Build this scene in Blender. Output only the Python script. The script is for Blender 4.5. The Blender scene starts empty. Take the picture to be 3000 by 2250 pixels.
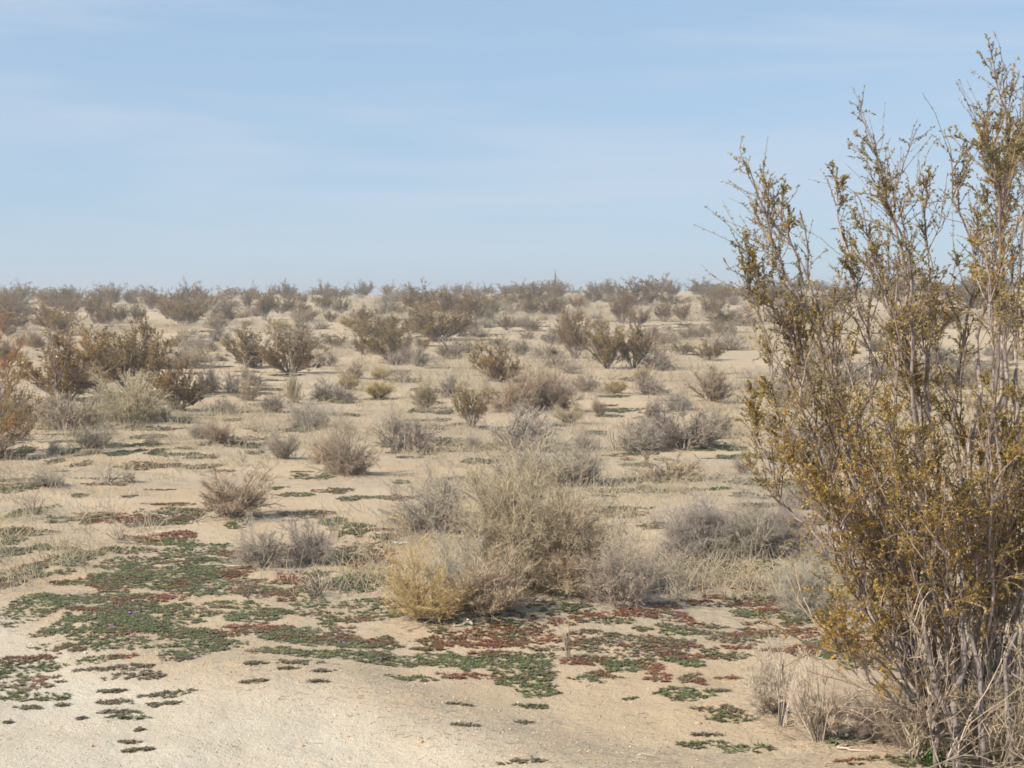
import bpy, math, random
import numpy as np
from mathutils import Vector

S = bpy.context.scene
COL = S.collection
R_ = math.radians

# ------------------------------------------------------------------ camera
F = 4611.0                      # focal length in pixels of a 3000 px wide frame
CZ = 1.5
PITCH = math.atan((1125 - 888) / F)
cam_d = bpy.data.cameras.new("camera")
cam_d.sensor_width = 36.0
cam_d.lens = F / 3000 * 36.0
cam_d.clip_start = 0.1
cam_d.clip_end = 5000
cam = bpy.data.objects.new("camera", cam_d)
COL.objects.link(cam)
cam.location = (0, 0, CZ)
cam.rotation_euler = (math.pi / 2 - PITCH, 0, 0)
S.camera = cam

# ------------------------------------------------------------------ light
SUN_EL, SUN_AZ = 36.0, -125.0   # azimuth from the view direction, minus = to the left
S.view_settings.view_transform = 'Standard'
S.view_settings.look = 'None'
S.view_settings.exposure = 0.68
S.view_settings.gamma = 1.0
S.cycles.max_bounces = 6
S.cycles.diffuse_bounces = 3
S.cycles.transmission_bounces = 3
S.cycles.filter_width = 1.7

sd = bpy.data.lights.new("sun", 'SUN')
sd.energy = 4.2
sd.angle = R_(0.53)
sd.color = (1.0, 0.93, 0.82)
sun = bpy.data.objects.new("sun", sd)
COL.objects.link(sun)
to_sun = Vector((math.sin(R_(SUN_AZ)) * math.cos(R_(SUN_EL)), math.cos(R_(SUN_AZ)) * math.cos(R_(SUN_EL)), math.sin(R_(SUN_EL))))
sun.rotation_euler = (-to_sun).to_track_quat('-Z', 'Y').to_euler()

W = bpy.data.worlds.new("World")
S.world = W
W.use_nodes = True
nt = W.node_tree
for n in list(nt.nodes):
    nt.nodes.remove(n)


def N(tree, typ, **kw):
    n = tree.nodes.new(typ)
    for k, v in kw.items():
        if k.startswith('i_'):
            n.inputs[k[2:].replace('_', ' ')].default_value = v
        else:
            setattr(n, k, v)
    return n


def L(tree, a, b):
    tree.links.new(a, b)


def mixc(tree, fac, a, b, blend='MIX'):
    n = tree.nodes.new('ShaderNodeMix')
    n.data_type = 'RGBA'
    n.blend_type = blend
    for sock, val in ((n.inputs[0], fac), (n.inputs[6], a), (n.inputs[7], b)):
        if hasattr(val, 'is_linked'):
            tree.links.new(val, sock)
        elif isinstance(val, tuple):
            sock.default_value = (*val[:3], 1)
        else:
            sock.default_value = val
    return n.outputs[2]


def ramp(tree, src, a, b, lo=0.0, hi=1.0):
    n = tree.nodes.new('ShaderNodeMapRange')
    n.interpolation_type = 'SMOOTHSTEP'
    tree.links.new(src, n.inputs[0])
    n.inputs[1].default_value = a
    n.inputs[2].default_value = b
    n.inputs[3].default_value = lo
    n.inputs[4].default_value = hi
    return n.outputs[0]


def math_(tree, op, a, b):
    n = tree.nodes.new('ShaderNodeMath')
    n.operation = op
    for s, v in ((n.inputs[0], a), (n.inputs[1], b)):
        if hasattr(v, 'is_linked'):
            tree.links.new(v, s)
        else:
            s.default_value = v
    return n.outputs[0]


sky = N(nt, 'ShaderNodeTexSky', sky_type='NISHITA')
sky.sun_disc = False
sky.sun_elevation = R_(SUN_EL)
sky.sun_rotation = R_(SUN_AZ)
sky.altitude = 700
sky.air_density = 1.0
sky.dust_density = 0.6
sky.ozone_density = 2.2
bg = N(nt, 'ShaderNodeBackground')
bg.inputs['Strength'].default_value = 0.080
out = N(nt, 'ShaderNodeOutputWorld')
tc = N(nt, 'ShaderNodeTexCoord')
# thin cirrus veils, laid out on the direction of the sky itself
mp = N(nt, 'ShaderNodeMapping')
mp.inputs['Scale'].default_value = (1.6, 1.6, 16.0)
mp.inputs['Rotation'].default_value = (0.0, R_(5), R_(10))
L(nt, tc.outputs['Generated'], mp.inputs['Vector'])
n1 = N(nt, 'ShaderNodeTexNoise')
n1.inputs['Scale'].default_value = 1.5
n1.inputs['Detail'].default_value = 6
n1.inputs['Roughness'].default_value = 0.55
n1.inputs['Distortion'].default_value = 0.35
L(nt, mp.outputs[0], n1.inputs['Vector'])
mp2 = N(nt, 'ShaderNodeMapping')
mp2.inputs['Scale'].default_value = (1.2, 1.2, 5.0)
mp2.inputs['Location'].default_value = (3.1, 0.4, 1.7)
L(nt, tc.outputs['Generated'], mp2.inputs['Vector'])
n2 = N(nt, 'ShaderNodeTexNoise')
n2.inputs['Scale'].default_value = 2.2
n2.inputs['Detail'].default_value = 3
L(nt, mp2.outputs[0], n2.inputs['Vector'])
veil = math_(nt, 'MULTIPLY', ramp(nt, n1.outputs['Fac'], 0.36, 0.66), ramp(nt, n2.outputs['Fac'], 0.30, 0.62, 0.25, 1.0))
skyc = mixc(nt, 0.7, sky.outputs[0], (3.2, 4.55, 6.25))
skyc = mixc(nt, math_(nt, 'MULTIPLY', veil, 0.6), skyc, (4.75, 5.45, 6.5))
L(nt, skyc, bg.inputs['Color'])
L(nt, bg.outputs[0], out.inputs['Surface'])

# ------------------------------------------------------------------ noise and terrain


def _h(ix, iy, seed):
    n = (ix.astype(np.int64) * 374761393 + iy.astype(np.int64) * 668265263 + seed * 1442695041) & 0x7fffffff
    n = ((n ^ (n >> 13)) * 1274126177) & 0x7fffffff
    return ((n ^ (n >> 16)) & 0xffff) / 65535.0


def vn(x, y, seed=0):
    ix, iy = np.floor(x), np.floor(y)
    fx, fy = x - ix, y - iy
    fx = fx * fx * (3 - 2 * fx)
    fy = fy * fy * (3 - 2 * fy)
    a, b = _h(ix, iy, seed), _h(ix + 1, iy, seed)
    c, d = _h(ix, iy + 1, seed), _h(ix + 1, iy + 1, seed)
    return (a + (b - a) * fx) * (1 - fy) + (c + (d - c) * fx) * fy - 0.5


def fbm(x, y, seed=0, o=3):
    s = 0
    for i in range(o):
        s = s + vn(x * 2 ** i + 17.3 * i, y * 2 ** i - 9.1 * i, seed + i) / 2 ** i
    return s


def sst(x, a, b):
    t = np.clip((x - a) / (b - a), 0, 1)
    return t * t * (3 - 2 * t)


ROAD_X = np.array([-30., -6., -2.6, -1.55, -.67, 0., .8, 1.5, 6.])
ROAD_Y = np.array([40., 11., 7.75, 6.55, 6.0, 5.1, 4.3, 3.4, 0.0])
CREST = 120.0


def road_d(x, y):
    return np.interp(x, ROAD_X, ROAD_Y) - y


MOUNDS = []      # (x, y, height, radius) of the low sand mounds that bushes have gathered


def ground_z(x, y):
    x = np.asarray(x, float)
    y = np.asarray(y, float)
    t = np.clip((y - 15) / (CREST - 15), 0, 1)
    hc = 2.17 + 0.0096 * np.clip(x, -90, 90)
    z = hc * t ** 1.3 - 0.011 * np.clip(y - CREST, 0, 600)
    z = z + 0.11 * fbm(x / 9, y / 9, 3) * sst(y, 7, 20) + 0.22 * fbm(x / 26, y / 26, 8, 2) * sst(y, 35, 70)
    z = z + 0.035 * fbm(x / 1.3, y / 1.3, 11, 3) + 0.014 * fbm(x / .22, y / .22, 21, 4)
    rd = road_d(x, y)
    z = z + 0.05 * np.exp(-((rd + .10) / .50) ** 2) * sst(x, -2.6, -1.2) - 0.035 * sst(rd, .1, 1.3)
    for mx, my, mh, mr in MOUNDS:
        z = z + mh * np.exp(-((x - mx) ** 2 + (y - my) ** 2) / (mr * mr))
    return z


cp, sp = math.cos(PITCH), math.sin(PITCH)


def ray(u, v):
    a, b = (u - 1500) / F, -(v - 1125) / F
    # camera forward (0, cp, -sp), up (0, sp, cp)
    return np.array([a, cp + b * sp, -sp + b * cp])


TT = np.geomspace(2.0, 480, 2600)


def hit(u, v, far=126.0):
    d = ray(u, v)
    x, y, z = d[0] * TT, d[1] * TT, CZ + d[2] * TT
    g = z - ground_z(x, y)
    k = np.where(g < 0)[0]
    if len(k) == 0 or TT[k[0]] > far + 25:
        t = far
    else:
        i = max(k[0], 1)
        w = g[i - 1] / (g[i - 1] - g[i])
        t = TT[i - 1] + (TT[i] - TT[i - 1]) * w
    x, y = d[0] * t, d[1] * t
    return np.array([x, y, float(ground_z(x, y))])


def at(u, v, t):
    d = ray(u, v)
    return np.array([0, 0, CZ]) + d * (t / d[1])

# ------------------------------------------------------------------ mesh helpers


def mesh(name, V, Q, tint=None, mat=None, smooth=True):
    m = bpy.data.meshes.new(name)
    V = np.ascontiguousarray(V, np.float32)
    Q = np.ascontiguousarray(Q, np.int32)
    k = Q.shape[1]
    m.vertices.add(len(V))
    m.vertices.foreach_set('co', V.ravel())
    m.loops.add(Q.size)
    m.loops.foreach_set('vertex_index', Q.ravel())
    m.polygons.add(len(Q))
    m.polygons.foreach_set('loop_start', np.arange(0, Q.size, k, dtype=np.int32))
    if smooth:
        m.polygons.foreach_set('use_smooth', np.ones(len(Q), bool))
    m.update(calc_edges=True)
    if tint is not None:
        a = m.attributes.new('tint', 'FLOAT_COLOR', 'POINT')
        t = np.ones((len(V), 4), np.float32)
        t[:, :tint.shape[1]] = tint
        a.data.foreach_set('color', t.ravel())
    if mat:
        m.materials.append(mat)
    return m


def unit(a):
    return a / np.maximum(np.linalg.norm(a, axis=-1, keepdims=True), 1e-9)


def tubes(P, Rd, tint, sides=3):
    """P (n,k,3) centre lines, Rd (n,k) radii, tint (n,k,c) -> verts, quads, tint per vertex"""
    n, k, _ = P.shape
    T = np.empty_like(P)
    T[:, 1:-1] = P[:, 2:] - P[:, :-2]
    T[:, 0] = P[:, 1] - P[:, 0]
    T[:, -1] = P[:, -1] - P[:, -2]
    T = unit(T)
    ref = np.where(np.abs(T[:, :1, 2:3]) > .9, np.array([1., 0, 0]), np.array([0, 0, 1.]))
    A = unit(np.cross(T, np.broadcast_to(ref, T.shape)))
    B = np.cross(T, A)
    ang = np.arange(sides) * 2 * np.pi / sides
    V = P[:, :, None] + Rd[:, :, None, None] * (A[:, :, None] * np.cos(ang)[:, None] + B[:, :, None] * np.sin(ang)[:, None])
    i = np.arange(n)[:, None, None] * k * sides + np.arange(k - 1)[None, :, None] * sides
    s = np.arange(sides)[None, None]
    s2 = (s + 1) % sides
    Q = np.stack([i + s, i + s2, i + s2 + sides, i + s + sides], -1).reshape(-1, 4)
    return V.reshape(-1, 3), Q, np.repeat(tint.reshape(n * k, -1), sides, axis=0)


def join(parts):
    V, Q, T, o = [], [], [], 0
    for v, q, t in parts:
        V.append(v); Q.append(q + o); T.append(t); o += len(v)
    return np.concatenate(V), np.concatenate(Q), np.concatenate(T)


def plen(P):
    return np.linalg.norm(np.diff(P, axis=1), axis=2).sum(1)


def lines(p, d, Ln, k, rng, bend=.15, wig=.03, grav=0.0):
    n = len(p)
    s = np.linspace(0, 1, k)[None, :, None]
    b = rng.normal(size=(n, 1, 3)) * bend
    b[..., 2] += grav
    P = p[:, None] + Ln[:, None, None] * (d[:, None] * s + b * s * s)
    w = rng.normal(size=(n, k, 3)).cumsum(1) * wig * Ln[:, None, None] / math.sqrt(k)
    w -= w[:, :1]
    return P + w


def sprout(P, per, rng, tlo, thi, ang, up, lo, hi, k, bend=.15, wig=.03, taper=.5, grav=0.0, tpow=1.0):
    """children on parent lines P (n,k,3): (lines, parent index, t)"""
    n, kk, _ = P.shape
    idx = np.repeat(np.arange(n), per)
    t = tlo + (thi - tlo) * rng.random(len(idx)) ** tpow
    f = t * (kk - 1)
    i = np.minimum(f.astype(int), kk - 2)
    w = (f - i)[:, None]
    p = P[idx, i] * (1 - w) + P[idx, i + 1] * w
    tan = unit(P[idx, i + 1] - P[idx, i])
    d = tan + ang * rng.normal(size=tan.shape)
    d[:, 2] += up
    d = unit(d)
    Ln = plen(P)[idx] * rng.uniform(lo, hi, len(idx)) * (1 - taper * t)
    return lines(p, d, Ln, k, rng, bend, wig, grav), idx, t


def tn(n, k, r, g):
    """tint: r random per line, g tip factor (scalar pair start,end)"""
    a = np.zeros((n, k, 3))
    a[..., 0] = r[:, None]
    a[..., 1] = np.linspace(g[0], g[1], k)[None]
    a[..., 2] = np.linspace(0, 1, k)[None]
    return a


def tap(n, k, r0, r1, rng):
    return np.linspace(r0, r1, k)[None] * rng.uniform(.7, 1.3, (n, 1))


def leaf_quads(p, d, ln, rng, wid=.42, jit=.7):
    n = len(p)
    ax = unit(d + jit * rng.normal(size=d.shape))
    sd_ = unit(np.cross(ax, rng.normal(size=d.shape)))
    nn = np.cross(ax, sd_)
    l = (ln * rng.uniform(.6, 1.3, n))[:, None]
    V = np.stack([p, p + ax * l * .5 + sd_ * l * wid * .5 + nn * l * .08, p + ax * l, p + ax * l * .5 - sd_ * l * wid * .5 + nn * l * .08], 1)
    return V.reshape(-1, 3), np.arange(n * 4).reshape(n, 4)

# ------------------------------------------------------------------ materials


def new_mat(name):
    m = bpy.data.materials.new(name)
    m.use_nodes = True
    t = m.node_tree
    b = t.nodes['Principled BSDF']
    b.inputs['Roughness'].default_value = .85
    b.inputs['Specular IOR Level'].default_value = .25
    return m, t, b


def twig_mat():
    m, t, b = new_mat("dry_twig")
    at_ = N(t, 'ShaderNodeAttribute', attribute_name='tint')
    sp_ = N(t, 'ShaderNodeSeparateColor')
    L(t, at_.outputs['Color'], sp_.inputs[0])
    oi = N(t, 'ShaderNodeObjectInfo')
    base = mixc(t, sp_.outputs[1], (.36, .295, .235), oi.outputs['Color'])
    var = ramp(t, sp_.outputs[0], 0, 1, .55, 1.4)
    c = N(t, 'ShaderNodeVectorMath', operation='SCALE')
    L(t, base, c.inputs[0])
    L(t, var, c.inputs['Scale'])
    L(t, c.outputs[0], b.inputs['Base Color'])
    return m


def leaf_mat(name, gold, transl=.3, spec=.4):
    m, t, b = new_mat(name)
    at_ = N(t, 'ShaderNodeAttribute', attribute_name='tint')
    sp_ = N(t, 'ShaderNodeSeparateColor')
    L(t, at_.outputs['Color'], sp_.inputs[0])
    oi = N(t, 'ShaderNodeObjectInfo')
    base = mixc(t, sp_.outputs[1], oi.outputs['Color'], gold)
    var = ramp(t, sp_.outputs[0], 0, 1, .5, 1.5)
    c = N(t, 'ShaderNodeVectorMath', operation='SCALE')
    L(t, base, c.inputs[0])
    L(t, var, c.inputs['Scale'])
    L(t, c.outputs[0], b.inputs['Base Color'])
    b.inputs['Roughness'].default_value = .5
    b.inputs['Specular IOR Level'].default_value = spec
    tr = N(t, 'ShaderNodeBsdfTranslucent')
    L(t, c.outputs[0], tr.inputs['Color'])
    mx = N(t, 'ShaderNodeMixShader')
    mx.inputs[0].default_value = transl
    L(t, b.outputs[0], mx.inputs[1])
    L(t, tr.outputs[0], mx.inputs[2])
    L(t, mx.outputs[0], t.nodes['Material Output'].inputs['Surface'])
    return m


def bark_mat():
    m, t, b = new_mat("shrub_bark")
    at_ = N(t, 'ShaderNodeAttribute', attribute_name='tint')
    sp_ = N(t, 'ShaderNodeSeparateColor')
    L(t, at_.outputs['Color'], sp_.inputs[0])
    tc_ = N(t, 'ShaderNodeTexCoord')
    mp_ = N(t, 'ShaderNodeMapping')
    mp_.inputs['Scale'].default_value = (60, 60, 14)
    L(t, tc_.outputs['Object'], mp_.inputs['Vector'])
    nz = N(t, 'ShaderNodeTexNoise')
    nz.inputs['Scale'].default_value = 1.0
    nz.inputs['Detail'].default_value = 4
    L(t, mp_.outputs[0], nz.inputs['Vector'])
    c1 = mixc(t, ramp(t, nz.outputs['Fac'], .35, .65), (.17, .135, .12), (.36, .30, .27))
    c2 = mixc(t, sp_.outputs[1], c1, (.24, .16, .125))        # young reddish twigs
    c3 = mixc(t, ramp(t, sp_.outputs[2], .45, .55), c2, (.60, .49, .36))  # bare wood where bark has peeled
    mpb = N(t, 'ShaderNodeMapping')
    mpb.inputs['Scale'].default_value = (5, 5, 75)
    L(t, tc_.outputs['Object'], mpb.inputs['Vector'])
    nb_ = N(t, 'ShaderNodeTexNoise')
    nb_.inputs['Scale'].default_value = 1.0
    nb_.inputs['Detail'].default_value = 2
    L(t, mpb.outputs[0], nb_.inputs['Vector'])
    c3 = mixc(t, ramp(t, nb_.outputs['Fac'], .58, .68, 0, .75), c3, (.075, .06, .055))   # dark joint bands
    var = ramp(t, sp_.outputs[0], 0, 1, .7, 1.35)
    c = N(t, 'ShaderNodeVectorMath', operation='SCALE')
    L(t, c3, c.inputs[0])
    L(t, var, c.inputs['Scale'])
    L(t, c.outputs[0], b.inputs['Base Color'])
    bp = N(t, 'ShaderNodeBump')
    bp.inputs['Strength'].default_value = .5
    bp.inputs['Distance'].default_value = .004
    L(t, nz.outputs['Fac'], bp.inputs['Height'])
    L(t, bp.outputs[0], b.inputs['Normal'])
    return m


M_TWIG, M_BARK = twig_mat(), bark_mat()
M_LEAF = leaf_mat("creosote_leaf", (.50, .33, .07), .48, .5)
M_HERB = leaf_mat("herb_leaf", (.26, .06, .03), .25, .3)


def tint_mat(name, rough=.9):
    m, t, b = new_mat(name)
    at_ = N(t, 'ShaderNodeAttribute', attribute_name='tint')
    L(t, at_.outputs['Color'], b.inputs['Base Color'])
    b.inputs['Roughness'].default_value = rough
    return m


M_TINT = tint_mat("grain_and_straw")
M_FLOWER = tint_mat("purple_petal")


def ground_mat():
    m, t, b = new_mat("desert_sand")
    tc_ = N(t, 'ShaderNodeTexCoord')
    P = tc_.outputs['Object']

    def noise(sc, det=4, rough=.55, vec=P, dist=0.0):
        n = N(t, 'ShaderNodeTexNoise')
        n.inputs['Scale'].default_value = sc
        n.inputs['Detail'].default_value = det
        n.inputs['Roughness'].default_value = rough
        n.inputs['Distortion'].default_value = dist
        L(t, vec, n.inputs['Vector'])
        return n.outputs['Fac']
    at_ = N(t, 'ShaderNodeAttribute', attribute_name='tint')
    sp_ = N(t, 'ShaderNodeSeparateColor')
    L(t, at_.outputs['Color'], sp_.inputs[0])
    road, far, litter = sp_.outputs[0], sp_.outputs[1], sp_.outputs[2]
    sand = mixc(t, ramp(t, noise(.55, 5, .6), .38, .62), (.51, .375, .235), (.53, .41, .27))
    sand = mixc(t, ramp(t, noise(1.7, 5, .6), .52, .72, 0, .55), sand, (.47, .385, .275))
    sand = mixc(t, ramp(t, noise(.9, 4), .55, .7, 0, .35), sand, (.43, .285, .17))
    # grey-brown dead litter lying in drifts
    sand = mixc(t, math_(t, 'MULTIPLY', litter, ramp(t, noise(9, 6, .7), .38, .60, 0, .8)), sand, (.37, .315, .235))
    sand = mixc(t, math_(t, 'MULTIPLY', far, .5), sand, (.50, .40, .275))
    rc = mixc(t, ramp(t, noise(2.2, 5, .6), .35, .65), (.56, .475, .355), (.60, .525, .41))
    rc = mixc(t, ramp(t, noise(.8, 3), .5, .68, 0, .5), rc, (.55, .44, .30))
    c = mixc(t, road, sand, rc)
    # grains
    c = mixc(t, ramp(t, noise(170, 2, .6), .25, .75, .0, .36), c, (.34, .26, .175))
    c = mixc(t, ramp(t, noise(95, 3, .7), .60, .74, 0, .5), c, (.60, .53, .43))
    c = mixc(t, ramp(t, noise(38, 3, .7), .62, .74, 0, .4), c, (.30, .235, .17))
    L(t, c, b.inputs['Base Color'])
    b.inputs['Roughness'].default_value = .95
    b.inputs['Specular IOR Level'].default_value = .1
    h = math_(t, 'ADD', math_(t, 'MULTIPLY', noise(28, 6, .7), 1.0), math_(t, 'MULTIPLY', noise(140, 3, .6), .35))
    bp = N(t, 'ShaderNodeBump')
    bp.inputs['Strength'].default_value = .6
    bp.inputs['Distance'].default_value = .03
    L(t, h, bp.inputs['Height'])
    L(t, bp.outputs[0], b.inputs['Normal'])
    return m


# ------------------------------------------------------------------ ground sheet


def build_ground():
    fine = np.linspace(-52, 52, 720)
    rest = np.linspace(52, 308, 90)[1:-1]
    th = np.radians(np.concatenate([fine, rest]))
    rr = np.concatenate([np.geomspace(.01, 2.6, 40)[:-1], np.geomspace(2.6, 60, 520), np.geomspace(60, 420, 120)[1:]])
    X = rr[:, None] * np.sin(th)[None]
    Y = rr[:, None] * np.cos(th)[None]
    Z = ground_z(X, Y)
    nr, nth = X.shape
    V = np.stack([X, Y, Z], -1).reshape(-1, 3)
    i = np.arange(nr - 1)[:, None] * nth
    j = np.arange(nth)[None]
    j2 = (j + 1) % nth
    Q = np.stack([i + j, i + nth + j, i + nth + j2, i + j2], -1).reshape(-1, 4)
    x, y = V[:, 0], V[:, 1]
    rd = road_d(x, y) + .45 * fbm(x / .9, y / .9, 31)
    tint = np.zeros((len(V), 3))
    tint[:, 0] = sst(rd, -.25, .6)
    tint[:, 1] = sst(y, 30, 110)
    lit = fbm(x / 2.3, y / 1.1, 41, 4)
    tint[:, 2] = sst(lit, -.05, .35)
    tint[:, 2] = np.maximum(tint[:, 2], .9 * np.exp(-((rd + .1) / .45) ** 2) * sst(x, -2.4, -.9))
    for mx, my, mh, mr in MOUNDS:
        q = np.exp(-(((x - mx) ** 2 + (y - my) ** 2) / (1.1 * mr * mr)))
        tint[:, 2] = np.maximum(tint[:, 2], q)
    m = mesh("ground", V, Q, tint, ground_mat())
    o = bpy.data.objects.new("ground", m)
    o['kind'] = 'structure'
    o['label'] = 'tan desert sand and pale gravel with low rises'
    COL.objects.link(o)


# ------------------------------------------------------------------ where every bush stands (measured on the photograph, unprojected to the ground)
REG = {1: (0, 750, 800 / 2212), 2: (700, 750, 800 / 2212), 3: (1400, 750, 800 / 2212), 4: (2000, 50, 1000 / 2212), 5: (2000, 750, 1000 / 2212),
       6: (2000, 1500, 1000 / 2212), 7: (1000, 1300, 1000 / 2212), 8: (0, 1300, 1000 / 2212), 9: (0, 1850, 800 / 2212), 10: (800, 1850, 800 / 2212)}


def px(reg, x, y):
    a, b, s = REG[reg]
    return a + x * s, b + y * s


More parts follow.
